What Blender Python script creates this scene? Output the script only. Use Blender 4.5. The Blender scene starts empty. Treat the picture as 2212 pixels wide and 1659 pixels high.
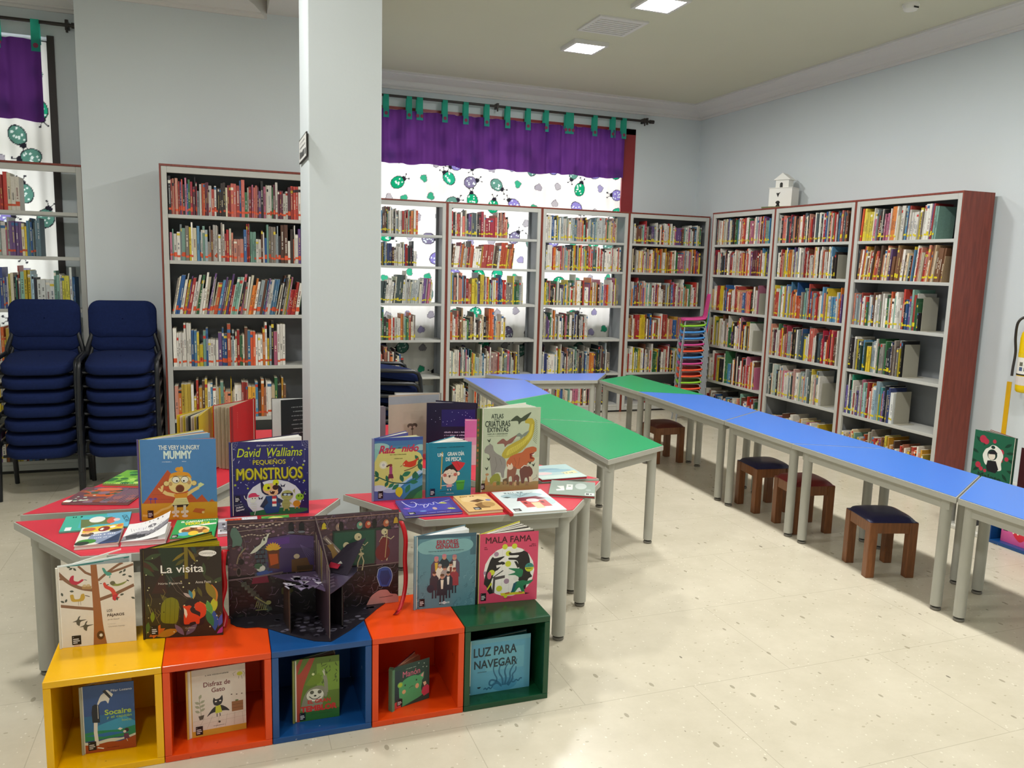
import bpy, bmesh, math, random
import numpy as np
from mathutils import Matrix, Vector
PI = math.pi
random.seed(7)
C = bpy.context.scene.collection
SC = bpy.context.scene
# ---------------------------------------------------------------- camera
def look(yaw, pitch, roll):
    fw = Vector((math.sin(yaw)*math.cos(pitch), math.cos(yaw)*math.cos(pitch), -math.sin(pitch)))
    r = Vector((math.cos(yaw), -math.sin(yaw), 0)); u = r.cross(fw)
    c, s = math.cos(roll), math.sin(roll)
    return c*r+s*u, -s*r+c*u, fw
r_, u_, f_ = look(0.3533, 0.1460, 0.0290)
cam = bpy.data.cameras.new('camera'); cam.sensor_width = 36; cam.lens = 1728.7/2212*36
cam.clip_start = 0.05; cam.clip_end = 200
co = bpy.data.objects.new('camera', cam); C.objects.link(co)
m = Matrix((( r_.x, u_.x, -f_.x, 0), (r_.y, u_.y, -f_.y, 0), (r_.z, u_.z, -f_.z, 1.5576), (0, 0, 0, 1)))
co.matrix_world = m; SC.camera = co
# ---------------------------------------------------------------- world and exposure
SC.view_settings.view_transform = 'Standard'; SC.view_settings.look = 'None'
SC.view_settings.exposure = 0.12; SC.view_settings.gamma = 1; SC.view_settings.use_curve_mapping = False
W = bpy.data.worlds.new('daylight'); SC.world = W; W.use_nodes = True
bg = W.node_tree.nodes['Background']; bg.inputs[0].default_value = (0.93, 0.97, 1.0, 1); bg.inputs[1].default_value = 3.0
# ceiling lamps: (x, y, power in W)
CEIL = 3.37
LAMPS = [(2.87, 6.30, 31), (2.87, 5.08, 33), (2.87, 3.55, 34), (2.87, 1.9, 32), (2.87, 0.2, 26),
         (-0.55, 3.6, 35), (-0.55, 1.6, 22), (-0.55, -0.3, 20)]
LAMP_COL = (1.0, 0.985, 0.95)
# ---------------------------------------------------------------- helpers
def srgb(c):
    if isinstance(c, str): c = tuple(int(c[i:i+2], 16)/255 for i in (0, 2, 4))
    return tuple((x/12.92 if x <= 0.04045 else ((x+0.055)/1.055)**2.4) for x in c[:3])
def link(a, b, t): t.links.new(a, b)
def mat(name, col=None, rough=0.5, metal=0, spec=0.5, noise=0.0, nscale=8, bump=0, bscale=200, attr=False, coat=0):
    m = bpy.data.materials.new(name); m.use_nodes = True; t = m.node_tree; b = t.nodes['Principled BSDF']
    b.inputs['Roughness'].default_value = rough; b.inputs['Metallic'].default_value = metal
    b.inputs['Specular IOR Level'].default_value = spec; b.inputs['Coat Weight'].default_value = coat
    if attr:
        src = t.nodes.new('ShaderNodeVertexColor'); src.layer_name = 'Col'; out = src.outputs[0]
    else:
        src = t.nodes.new('ShaderNodeRGB'); src.outputs[0].default_value = (*srgb(col), 1); out = src.outputs[0]
    tc = t.nodes.new('ShaderNodeTexCoord')
    if noise:
        n = t.nodes.new('ShaderNodeTexNoise'); n.inputs['Scale'].default_value = nscale; n.inputs['Detail'].default_value = 5
        link(tc.outputs['Object'], n.inputs[0], t)
        mr = t.nodes.new('ShaderNodeMapRange'); mr.inputs[3].default_value = 1-noise; mr.inputs[4].default_value = 1+noise
        link(n.outputs[0], mr.inputs[0], t)
        mx = t.nodes.new('ShaderNodeMix'); mx.data_type = 'RGBA'; mx.blend_type = 'MULTIPLY'; mx.inputs[0].default_value = 1
        link(out, mx.inputs[6], t); link(mr.outputs[0], mx.inputs[7], t); out = mx.outputs[2]
    link(out, b.inputs['Base Color'], t)
    if bump:
        n = t.nodes.new('ShaderNodeTexNoise'); n.inputs['Scale'].default_value = bscale; n.inputs['Detail'].default_value = 3
        link(tc.outputs['Object'], n.inputs[0], t)
        bp = t.nodes.new('ShaderNodeBump'); bp.inputs['Strength'].default_value = bump; bp.inputs['Distance'].default_value = 0.002
        link(n.outputs[0], bp.inputs['Height'], t); link(bp.outputs[0], b.inputs['Normal'], t)
    return m
M = {}
M['paint'] = mat('printed_card', rough=0.38, attr=True, noise=0.05, nscale=60)
M['spine'] = mat('book_spines', rough=0.45, attr=True, noise=0.18, nscale=90)
M['wall'] = mat('wall_paint', 'd3dbde', 0.75, noise=0.03, nscale=2.2, bump=0.15, bscale=60)
M['ceil'] = mat('ceiling_paint', 'd3d2bc', 0.9, noise=0.03, nscale=1.5)
M['cornice'] = mat('cornice_plaster', 'dddbd8', 0.7)
M['grey'] = mat('grey_metal', 'bcbcb6', 0.45, noise=0.05, nscale=5)
M['greyd'] = mat('grey_back_metal', '8c9094', 0.5, noise=0.04, nscale=4)
M['leg'] = mat('grey_table_metal', 'b2b1a7', 0.42, noise=0.06, nscale=12)
M['black'] = mat('black_metal', '181a1e', 0.35, noise=0.3, nscale=30)
M['dark'] = mat('dark_rubber', '2a2824', 0.7)
M['navy'] = mat('navy_fabric', '17244e', 0.95, spec=0.2, noise=0.25, nscale=70, bump=0.5, bscale=500)
M['navyd'] = mat('navy_shell', '0d1228', 0.6, noise=0.2, nscale=30)
M['lnavy'] = mat('navy_leatherette', '20204a', 0.28, noise=0.15, nscale=20)
M['lred'] = mat('red_leatherette', '7d1f20', 0.35, noise=0.15, nscale=20)
M['lmaroon'] = mat('maroon_leatherette', '63281f', 0.4, noise=0.15, nscale=20)
M['foot'] = mat('worn_grey_foot', '77736a', .6)
M['white'] = mat('white_card', 'e9e7e0', 0.7, noise=0.03)
M['rod'] = mat('dark_rod', '2c2724', 0.4)
M['glasslamp'] = None
def wood(name, c1, c2, scale=6, rough=0.4):
    m = bpy.data.materials.new(name); m.use_nodes = True; t = m.node_tree; b = t.nodes['Principled BSDF']
    tc = t.nodes.new('ShaderNodeTexCoord'); mp = t.nodes.new('ShaderNodeMapping'); mp.inputs['Scale'].default_value = (scale*3, scale*3, scale*0.35)
    n = t.nodes.new('ShaderNodeTexNoise'); n.inputs['Scale'].default_value = 3; n.inputs['Detail'].default_value = 8; n.inputs['Distortion'].default_value = 0.6
    cr = t.nodes.new('ShaderNodeValToRGB'); cr.color_ramp.elements[0].color = (*srgb(c1), 1); cr.color_ramp.elements[1].color = (*srgb(c2), 1)
    cr.color_ramp.elements[0].position = 0.3; cr.color_ramp.elements[1].position = 0.7
    link(tc.outputs['Object'], mp.inputs[0], t); link(mp.outputs[0], n.inputs[0], t); link(n.outputs[0], cr.inputs[0], t); link(cr.outputs[0], b.inputs['Base Color'], t)
    b.inputs['Roughness'].default_value = rough
    return m
M['brown'] = wood('cherry_veneer', '6f2c20', '8a3d2c', 5)
M['stool'] = wood('stool_wood', '6e4223', '8a5630', 7, 0.35)
def chipped(name, col, under='3a2c18'):
    m = bpy.data.materials.new(name); m.use_nodes = True; t = m.node_tree; b = t.nodes['Principled BSDF']
    tc = t.nodes.new('ShaderNodeTexCoord'); n = t.nodes.new('ShaderNodeTexNoise'); n.inputs['Scale'].default_value = 22; n.inputs['Detail'].default_value = 6
    mp = t.nodes.new('ShaderNodeMapping'); mp.inputs['Scale'].default_value = (1, 1, 2.2)
    link(tc.outputs['Object'], mp.inputs[0], t); link(mp.outputs[0], n.inputs[0], t)
    cr = t.nodes.new('ShaderNodeValToRGB'); e = cr.color_ramp.elements
    e[0].position = 0.735; e[0].color = (*srgb(col), 1); e[1].position = 0.75; e[1].color = (*srgb(under), 1)
    link(n.outputs[0], cr.inputs[0], t)
    n2 = t.nodes.new('ShaderNodeTexNoise'); n2.inputs['Scale'].default_value = 5; link(tc.outputs['Object'], n2.inputs[0], t)
    mr = t.nodes.new('ShaderNodeMapRange'); mr.inputs[3].default_value = 0.88; mr.inputs[4].default_value = 1.1; link(n2.outputs[0], mr.inputs[0], t)
    mx = t.nodes.new('ShaderNodeMix'); mx.data_type = 'RGBA'; mx.blend_type = 'MULTIPLY'; mx.inputs[0].default_value = 1
    link(cr.outputs[0], mx.inputs[6], t); link(mr.outputs[0], mx.inputs[7], t); link(mx.outputs[2], b.inputs['Base Color'], t)
    b.inputs['Roughness'].default_value = 0.22
    return m
M['by'] = chipped('yellow_gloss', 'efb400'); M['bo'] = chipped('orange_gloss', 'e2480f', '6a1a08')
M['bb'] = chipped('blue_gloss', '174a86', '9aa4a8'); M['bg'] = chipped('green_gloss', '12482c', '2c2410')
def laminate(name, col):
    m = mat(name, col, 0.33, noise=0.05, nscale=300); return m
M['lamb'] = laminate('blue_laminate', '447bd8'); M['lamb2'] = laminate('periwinkle_laminate', '6d8be6')
M['lamg'] = laminate('green_laminate', '129a60'); M['lamr'] = laminate('red_laminate', 'cc2a3e')
def fabric():
    m = bpy.data.materials.new('printed_curtain_fabric'); m.use_nodes = True; t = m.node_tree
    for n in list(t.nodes): t.nodes.remove(n)
    o = t.nodes.new('ShaderNodeOutputMaterial'); c = t.nodes.new('ShaderNodeVertexColor'); c.layer_name = 'Col'
    d = t.nodes.new('ShaderNodeBsdfDiffuse'); tr = t.nodes.new('ShaderNodeBsdfTranslucent'); mx = t.nodes.new('ShaderNodeMixShader'); mx.inputs[0].default_value = 0.55
    for s in (d, tr): link(c.outputs[0], s.inputs[0], t)
    link(d.outputs[0], mx.inputs[1], t); link(tr.outputs[0], mx.inputs[2], t); link(mx.outputs[0], o.inputs[0], t)
    return m
M['fabric'] = fabric()
def glass():
    m = bpy.data.materials.new('window_glass'); m.use_nodes = True; t = m.node_tree
    for n in list(t.nodes): t.nodes.remove(n)
    o = t.nodes.new('ShaderNodeOutputMaterial'); a = t.nodes.new('ShaderNodeBsdfTransparent'); g = t.nodes.new('ShaderNodeBsdfGlossy'); g.inputs['Roughness'].default_value = 0.02
    mx = t.nodes.new('ShaderNodeMixShader'); mx.inputs[0].default_value = 0.06
    link(a.outputs[0], mx.inputs[1], t); link(g.outputs[0], mx.inputs[2], t); link(mx.outputs[0], o.inputs[0], t); return m
M['glass'] = glass()
def emit(name, col, s):
    m = bpy.data.materials.new(name); m.use_nodes = True; t = m.node_tree; b = t.nodes['Principled BSDF']
    b.inputs['Emission Color'].default_value = (*col, 1); b.inputs['Emission Strength'].default_value = s; return m
M['lamp'] = emit('lamp_diffuser', (1, 0.99, 0.95), 22)
def floor_mat():
    m = bpy.data.materials.new('cream_terrazzo'); m.use_nodes = True; t = m.node_tree; b = t.nodes['Principled BSDF']
    tc = t.nodes.new('ShaderNodeTexCoord')
    base = t.nodes.new('ShaderNodeTexNoise'); base.inputs['Scale'].default_value = 3; base.inputs['Detail'].default_value = 9; base.inputs['Roughness'].default_value = 0.7
    link(tc.outputs['Object'], base.inputs[0], t)
    cr = t.nodes.new('ShaderNodeValToRGB'); cr.color_ramp.elements[0].position = 0.35; cr.color_ramp.elements[1].position = 0.65
    cr.color_ramp.elements[0].color = (*srgb('c9c1ac'), 1); cr.color_ramp.elements[1].color = (*srgb('d5cdb9'), 1); link(base.outputs[0], cr.inputs[0], t)
    out = cr.outputs[0]
    # stone chips
    for sc, thr, col, st in ((22, 0.17, '9a927c', (1, 0.5, 1)), (48, 0.2, 'ada48c', (0.65, 1, 1)), (11, 0.075, '605a4c', (1, 0.45, 1)), (70, 0.22, 'e8e2d2', (1, 0.7, 1))):
        mp = t.nodes.new('ShaderNodeMapping'); mp.inputs['Scale'].default_value = st; mp.inputs['Rotation'].default_value = (0, 0, 0.5)
        v = t.nodes.new('ShaderNodeTexVoronoi'); v.inputs['Scale'].default_value = sc
        link(tc.outputs['Object'], mp.inputs[0], t); link(mp.outputs[0], v.inputs[0], t)
        w = t.nodes.new('ShaderNodeTexWhiteNoise'); link(v.outputs['Position'], w.inputs[0], t)
        a = t.nodes.new('ShaderNodeMath'); a.operation = 'MULTIPLY'; a.inputs[1].default_value = thr*2.6; link(w.outputs[0], a.inputs[0], t)
        s = t.nodes.new('ShaderNodeMath'); s.operation = 'SUBTRACT'; s.inputs[1].default_value = thr*1.5; link(a.outputs[0], s.inputs[0], t)
        l = t.nodes.new('ShaderNodeMath'); l.operation = 'LESS_THAN'; link(v.outputs['Distance'], l.inputs[0], t); link(s.outputs[0], l.inputs[1], t)
        mx = t.nodes.new('ShaderNodeMix'); mx.data_type = 'RGBA'; mx.inputs[7].default_value = (*srgb(col), 1)
        f = t.nodes.new('ShaderNodeMath'); f.operation = 'MULTIPLY'; f.inputs[1].default_value = 0.75; link(l.outputs[0], f.inputs[0], t)
        link(f.outputs[0], mx.inputs[0], t); link(out, mx.inputs[6], t); out = mx.outputs[2]
    # slab joints
    bk = t.nodes.new('ShaderNodeTexBrick'); bk.offset = 0.5; bk.inputs['Scale'].default_value = 1; bk.inputs['Mortar Size'].default_value = 0.0016
    bk.inputs['Brick Width'].default_value = 0.9; bk.inputs['Row Height'].default_value = 0.6
    mp = t.nodes.new('ShaderNodeMapping'); mp.inputs['Location'].default_value = (0.14, -0.02, 0); link(tc.outputs['Object'], mp.inputs[0], t); link(mp.outputs[0], bk.inputs[0], t)
    mx = t.nodes.new('ShaderNodeMix'); mx.data_type = 'RGBA'; mx.inputs[7].default_value = (*srgb('8f8770'), 1)
    f = t.nodes.new('ShaderNodeMath'); f.operation = 'MULTIPLY'; f.inputs[1].default_value = 0.38; link(bk.outputs['Fac'], f.inputs[0], t)
    link(f.outputs[0], mx.inputs[0], t); link(out, mx.inputs[6], t); out = mx.outputs[2]
    link(out, b.inputs['Base Color'], t); b.inputs['Roughness'].default_value = 0.27; b.inputs['Specular IOR Level'].default_value = 0.45
    return m
M['floor'] = floor_mat()
WHITE = (1, 1, 1)
class MB:
    """collects faces, their colour and material slot, and links them as one mesh object"""
    def __init__(s, mats=None): s.v = []; s.f = []; s.c = []; s.m = []; s.sm = []; s.mats = mats or []
    def raw(s, vs, fs, col=WHITE, mi=0, M4=None, smooth=False):
        o = len(s.v)
        s.v += [tuple(M4 @ Vector(p)) if M4 is not None else tuple(p) for p in vs]
        for f in fs: s.f.append(tuple(i+o for i in f)); s.c.append(col); s.m.append(mi); s.sm.append(smooth)
        return s
    def box(s, a, b, col=WHITE, mi=0, M4=None):
        x0, y0, z0 = a; x1, y1, z1 = b
        return s.raw([(x0,y0,z0),(x1,y0,z0),(x1,y1,z0),(x0,y1,z0),(x0,y0,z1),(x1,y0,z1),(x1,y1,z1),(x0,y1,z1)],
                     [(0,3,2,1),(4,5,6,7),(0,1,5,4),(1,2,6,5),(2,3,7,6),(3,0,4,7)], col, mi, M4)
    def prism(s, pts, z0, z1, col=WHITE, mi=0, M4=None):
        n = len(pts); v = [(x,y,z0) for x,y in pts]+[(x,y,z1) for x,y in pts]
        return s.raw(v, [tuple(range(n-1,-1,-1)), tuple(range(n,2*n))]+[(i,(i+1)%n,(i+1)%n+n,i+n) for i in range(n)], col, mi, M4)
    def lathe(s, prof, x=0, y=0, n=20, col=WHITE, mi=0, M4=None):
        v = []; f = []
        for r, z in prof:
            for k in range(n): v.append((x+r*math.cos(2*PI*k/n), y+r*math.sin(2*PI*k/n), z))
        for j in range(len(prof)-1):
            for k in range(n): f.append((j*n+k, j*n+(k+1)%n, (j+1)*n+(k+1)%n, (j+1)*n+k))
        s.raw(v, f, col, mi, M4, True)
        return s.raw([v[k] for k in range(n)], [tuple(range(n-1,-1,-1))], col, mi, M4).raw([v[(len(prof)-1)*n+k] for k in range(n)], [tuple(range(n))], col, mi, M4)
    def tube(s, pts, r, n=10, col=WHITE, mi=0, M4=None):
        pts = [Vector(p) for p in pts]; v = []; f = []; N = len(pts); ref = None
        for i, p in enumerate(pts):
            d = (pts[min(i+1,N-1)]-pts[max(i-1,0)]).normalized()
            if ref is None: ref = d.orthogonal().normalized()
            a = (ref-d*ref.dot(d)).normalized(); b = d.cross(a); ref = a
            for k in range(n): v.append(tuple(p+a*r*math.cos(2*PI*k/n)+b*r*math.sin(2*PI*k/n)))
        for j in range(N-1):
            for k in range(n): f.append((j*n+k, j*n+(k+1)%n, (j+1)*n+(k+1)%n, (j+1)*n+k))
        s.raw(v, f, col, mi, M4, True)
        return s.raw(v, [tuple(range(n-1,-1,-1)), tuple(range((N-1)*n, N*n))], col, mi, M4)
    def mesh(s, name):
        me = bpy.data.meshes.new(name); me.from_pydata(s.v, [], s.f)
        for mm in s.mats: me.materials.append(mm)
        me.polygons.foreach_set('material_index', s.m); me.polygons.foreach_set('use_smooth', s.sm)
        if any(c != WHITE for c in s.c) or M['paint'] in s.mats or M['spine'] in s.mats:
            at = me.color_attributes.new('Col', 'FLOAT_COLOR', 'CORNER'); arr = []
            cache = {}
            for f, c in zip(s.f, s.c):
                if c not in cache: cache[c] = (*srgb(c), 1.0)
                arr += cache[c]*len(f)
            at.data.foreach_set('color', arr)
        me.update(); return me
    def build(s, name, parent=None, loc=None, bevel=0, seg=2):
        o = bpy.data.objects.new(name, s.mesh(name)); C.objects.link(o)
        if parent: o.parent = parent
        if loc: o.location = loc
        if bevel:
            b = o.modifiers.new('bevel', 'BEVEL'); b.width = bevel; b.segments = seg; b.limit_method = 'ANGLE'; b.angle_limit = 0.7
        return o
def thing(name, label, cat, loc=(0,0,0), rz=0, group=None):
    o = bpy.data.objects.new(name, None); C.objects.link(o); o.location = loc; o.rotation_euler = (0,0,rz); o.empty_display_size = 0.1
    return tag(o, label, cat, group)
def tag(o, label, cat, group=None):
    o['label'] = label; o['category'] = cat
    if group: o['group'] = group
    return o
def struct(o): o['kind'] = 'structure'; return o
def dup(root, loc, rz, label, group=None):
    r = root.copy(); C.objects.link(r); r.location = loc; r.rotation_euler = (0,0,rz); r['label'] = label
    if group: r['group'] = group
    for ch in list(root.children):
        c = ch.copy(); C.objects.link(c); c.parent = r
        for g in ch.children: d = g.copy(); C.objects.link(d); d.parent = c
    return r
# text as flat outlines
_tc = {}
def text_geo(s, bold=0.0, shear=0.0):
    k = (s, bold, shear)
    if k in _tc: return _tc[k]
    cu = bpy.data.curves.new('t', 'FONT'); cu.body = s; cu.size = 1; cu.offset = bold*.26; cu.shear = shear; cu.fill_mode = 'BOTH'; cu.resolution_u = 3
    ob = bpy.data.objects.new('t', cu); me = bpy.data.meshes.new_from_object(ob)
    vs = [(v.co.x, v.co.y) for v in me.vertices]; fs = [tuple(p.vertices) for p in me.polygons]
    bpy.data.objects.remove(ob); bpy.data.curves.remove(cu); bpy.data.meshes.remove(me)
    x0 = min(v[0] for v in vs); x1 = max(v[0] for v in vs); y0 = min(v[1] for v in vs); y1 = max(v[1] for v in vs)
    _tc[k] = (vs, fs, x0, x1, y0, y1); return _tc[k]
class Art:
    """flat artwork on a w x h panel; u to the right and v down, both 0..1; each shape lies a hair above the last"""
    def __init__(s, w, h): s.w = w; s.h = h; s.s = []; s.k = 0
    def cl(s, P): return [(min(max(x, 0), s.w), min(max(y, 0), s.h)) for x, y in P]
    def poly(s, col, pts):
        s.k += 1
        for _ in range(2 if len(pts) >= 7 else 0):           # soften the corners of drawn shapes
            out = []
            for i, p in enumerate(pts):
                a, b = pts[i-1], pts[(i+1)%len(pts)]
                if min(p) <= 0 or max(p) >= 1: out.append(p)
                else: out += [(p[0]*.83+a[0]*.17, p[1]*.83+a[1]*.17), (p[0]*.83+b[0]*.17, p[1]*.83+b[1]*.17)]
            pts = out
        pts = [(min(max(u,0),1), min(max(v,0),1)) for u, v in pts]; s.s.append(([(u*s.w, (1-v)*s.h) for u, v in pts], [tuple(range(len(pts)))], col, s.k)); return s
    def rect(s, col, u0, v0, u1, v1): return s.poly(col, [(u0,v0),(u0,v1),(u1,v1),(u1,v0)])
    def ell(s, col, cu, cv, ru, rv=None, rot=0, n=18, a0=0, a1=2*PI):
        rx = ru*s.w; ry = (rv*s.h if rv is not None else rx); c, d = math.cos(rot), math.sin(rot); s.k += 1; p = []
        full = abs(a1-a0) > 6.2
        for i in range(n+(0 if full else 1)):
            a = a0+(a1-a0)*i/n; x, y = rx*math.cos(a), ry*math.sin(a); p.append((cu*s.w+x*c-y*d, (1-cv)*s.h+x*d+y*c))
        s.s.append((s.cl(p), [tuple(range(len(p)))], col, s.k)); return s
    def line(s, col, pts, wd, taper=1.0):
        for _ in range(2 if len(pts) > 3 else 0):
            pts = [pts[0]]+[q for a, b in zip(pts, pts[1:]) for q in ((a[0]*.75+b[0]*.25, a[1]*.75+b[1]*.25), (a[0]*.25+b[0]*.75, a[1]*.25+b[1]*.75))]+[pts[-1]]
        P = [Vector((u*s.w, (1-v)*s.h)) for u, v in pts]; s.k += 1; vs = []; fs = []; N = len(P)
        for i, p in enumerate(P):
            d = (P[min(i+1,N-1)]-P[max(i-1,0)]).normalized(); nn = Vector((-d.y, d.x))*wd*s.w*0.5*(1+(taper-1)*i/(N-1)); vs += [tuple(p+nn), tuple(p-nn)]
        for i in range(N-1): fs.append((2*i, 2*i+1, 2*i+3, 2*i+2))
        s.s.append((s.cl(vs), fs, col, s.k)); return s
    def text(s, t, col, cu, cv, wu=None, hv=None, bold=0.0, shear=0.0, rot=0):
        vs, fs, x0, x1, y0, y1 = text_geo(t, 0, shear); W_ = x1-x0; H_ = y1-y0
        sx = wu*s.w/W_ if wu else None; sy = hv*s.h/H_ if hv else None
        sx = sx or sy; sy = sy or sx; s.k += 1; c, d = math.cos(rot), math.sin(rot); P = []
        for x, y in vs:
            a = (x-(x0+x1)/2)*sx; b = (y-(y0+y1)/2)*sy; P.append((cu*s.w+a*c-b*d, (1-cv)*s.h+a*d+b*c))
        q = bold*.9*min(sx, sy)
        for i, (ox, oy) in enumerate(((0,0),(1,0),(-1,0),(0,1),(0,-1),(.7,.7),(-.7,-.7),(.7,-.7),(-.7,.7)) if bold else ((0,0),)):
            s.k += (i > 0); s.s.append((s.cl([(x+ox*q, y+oy*q) for x, y in P]), fs, col, s.k))
        return s
    def scrib(s, col, cu, cv, wu, hv):
        """a line of print too small to read"""
        r = random.Random(int(cu*1000+cv*777)); u = cu-wu/2; d = hv*.5*s.h/s.w
        while u < cu+wu/2:
            q = r.uniform(.5, 1.1)*hv; l = d*r.uniform(.5, 1.3); s.rect(col, u, cv-q/2, u+l, cv+hv/2); u += l+d*(.45 if r.random() < .82 else 1.6)
        return s
    def leaf(s, col, u, v, L, ang, wd=0.35, vein=None):
        x, y = u*s.w, (1-v)*s.h; l = L*s.w; dx, dy = math.cos(ang), math.sin(ang); p = []
        pass
        for i in range(7): a = i/6; o = math.sin(a*PI)*l*wd*0.5; p.append((x+dx*l*a-dy*o, y+dy*l*a+dx*o))
        for i in range(5, 0, -1): a = i/6; o = -math.sin(a*PI)*l*wd*0.5; p.append((x+dx*l*a-dy*o, y+dy*l*a+dx*o))
        s.k += 1; s.s.append((s.cl(p), [tuple(range(len(p)))], col, s.k)); return s
    def sticker(s, u, v, wu=0.062, hv=0.085, col='15141a'):
        s.rect(col, u, v, u+wu, v+hv)
        for i, (a, b) in enumerate(((.12,.2),(.12,.75),(.12,.85),(.12,.6))): s.rect('d8d6d6', u+wu*a, v+hv*(.14+.2*i), u+wu*b, v+hv*(.14+.2*i+(.05 if i == 0 else .11)))
        return s
    def add(s, mb, M4, mi=0, eps=0.0001):
        """M4 maps (x, -depth, z); artwork sits on the plane y = 0 facing -y"""
        for vs, fs, col, k in s.s:
            mb.raw([(x, -eps-k*0.000008, z) for x, z in vs], fs, col, mi, M4)
        return mb
def frame_m(L, R, z0=0.0):
    """matrix of a vertical panel whose left and right foot (seen from outside) are L and R"""
    L = Vector((L[0], L[1])); R = Vector((R[0], R[1])); d = (R-L).normalized(); n = Vector((-d.y, d.x))  # n points inward (away from viewer)
    return Matrix(((d.x, n.x, 0, L.x), (d.y, n.y, 0, L.y), (0, 0, 1, z0), (0, 0, 0, 1)))
LEGS = 0
def shaped_leg(mb, x, y, h, r=0.026):
    return mb.lathe([(r, 0.022), (r, h)], x, y, 18)
# ================================================================ ROOM
BX, RX, YB = -3.2, 5.18, 8.11
def plane_obj(name, pts, m): return struct(MB([m]).raw(pts, [tuple(range(len(pts)))]).build(name))
plane_obj('floor', [(BX,-2.5,0),(RX,-2.5,0),(RX,YB+.3,0),(BX,YB+.3,0)], M['floor'])
plane_obj('ceiling', [(BX,-2.5,CEIL),(BX,YB+.3,CEIL),(RX,YB+.3,CEIL),(RX,-2.5,CEIL)], M['ceil'])
def holed_wall(name, x0, x1, y, th, ox0, ox1, oz0, oz1):
    mb = MB([M['wall']])
    for a, b in (((x0,y,0),(x1,y+th,oz0)), ((x0,y,oz1),(x1,y+th,CEIL+.05)), ((x0,y,oz0),(ox0,y+th,oz1)), ((ox1,y,oz0),(x1,y+th,oz1))): mb.box(a, b)
    return struct(mb.build(name))
holed_wall('wall_back', 1.0, RX+.2, YB, .25, 1.06, 4.34, 0.95, 3.07)
struct(MB([M['wall']]).box((RX,-2.5,0),(RX+.2,YB,CEIL+.05)).build('wall_right'))
struct(MB([M['wall']]).box((BX-.2,-2.5,0),(BX,7.1,CEIL+.05)).build('wall_left'))
struct(MB([M['wall']]).box((BX-.2,-2.7,0),(RX+.2,-2.5,CEIL+.05)).build('wall_front'))
struct(MB([M['wall']]).box((-.855,6.27,0),(1.0,YB+.25,CEIL+.05)).build('wall_pier'))
YL = 6.76
holed_wall('wall_left_bay', BX, -.855, YL, .25, -2.6, -1.06, 0.95, 3.07)
struct(MB([M['wall']]).box((.392,3.78,0),(.722,4.15,CEIL+.02)).build('trim_1', bevel=.006))   # the free-standing pillar
struct(MB([M['cornice']]).box((.372,4.15,3.285),(.742,6.27,CEIL+.02)).build('trim_2'))
struct(MB([M['cornice']]).box((.372,-2.5,3.285),(.742,3.78,CEIL+.02)).build('trim_3'))
# cornice mouldings: profile (out from wall, z)
PROF = [(0,3.245),(.018,3.245),(.022,3.262),(.04,3.268),(.04,3.276),(.09,3.31),(.16,3.335),(.2,3.345),(.205,3.355),(.235,3.355),(.235,3.372),(0,3.372)]
def cornice(name, a, b, n):
    a = Vector(a); b = Vector(b); n = Vector(n); mb = MB([M['cornice']]); k = len(PROF)
    v = []
    d = (b-a).normalized()
    for p, sgn in ((a, 1), (b, -1)):
        for o, z in PROF: q = p+n*o+d*sgn*(o if True else 0); v.append((q.x, q.y, z))
    mb.raw(v, [(i, (i+1)%k, (i+1)%k+k, i+k) for i in range(k)]+[tuple(range(k-1,-1,-1)), tuple(range(k,2*k))])
    return struct(mb.build(name))
cornice('trim_4', (1.0,YB), (RX,YB), (0,-1)); cornice('trim_5', (RX,YB), (RX,-2.5), (-1,0))
cornice('trim_6', (.372,6.27), (-1.1,6.27), (0,-1)); cornice('trim_7', (BX,YL), (-.62,YL), (0,-1)); cornice('trim_8', (-.855,6.03), (-.855,YL), (-1,0))
# windows
def window(name, x0, x1, z0, z1, y, col, added_bars):
    r = MB([M[col]])
    fr = struct(MB([mat(name+'_frame_paint', '8e2c30' if col == 'red' else '2e2424', .4)]).box((x0,y,z0),(x1,y+.05,z0+.07)).box((x0,y,z1-.07),(x1,y+.05,z1)).box((x0,y,z0),(x0+.07,y+.05,z1)).box((x1-.07,y,z0),(x1,y+.05,z1)).build(name))
    mb = MB([fr.data.materials[0]])
    for q in added_bars: mb.box((q-.03,y+.005,z0+.07),(q+.03,y+.045,z1-.07))
    mb.box((x0+.07,y+.005,2.27),(x1-.07,y+.045,2.36)); o = mb.build('added_shade_bar', fr)  # unseen uprights and crossbar, added to shade parts of the curtain cloth
    MB([M['glass']]).box((x0+.07,y+.02,z0+.07),(x1-.07,y+.026,z1-.07)).build('pane', fr)
    return fr
M['red'] = M['black']
window('window_1', 1.06, 4.34, .95, 3.07, YB+.13, 'red', (2.15, 3.25))
window('window_2', -2.6, -1.06, .95, 3.07, YL+.13, 'black', (-1.85,))
struct(MB([mat('red_frame', '8e2c30', .4)]).box((4.205,YB-.012,.9),(4.352,YB+.02,3.08)).box((1.04,YB-.012,3.02),(4.352,YB+.02,3.08)).build('trim_9'))
struct(MB([mat('dark_frame', '2a2222', .4)]).box((-1.10,YL-.012,.9),(-1.055,YL+.02,3.08)).build('trim_10'))
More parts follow.
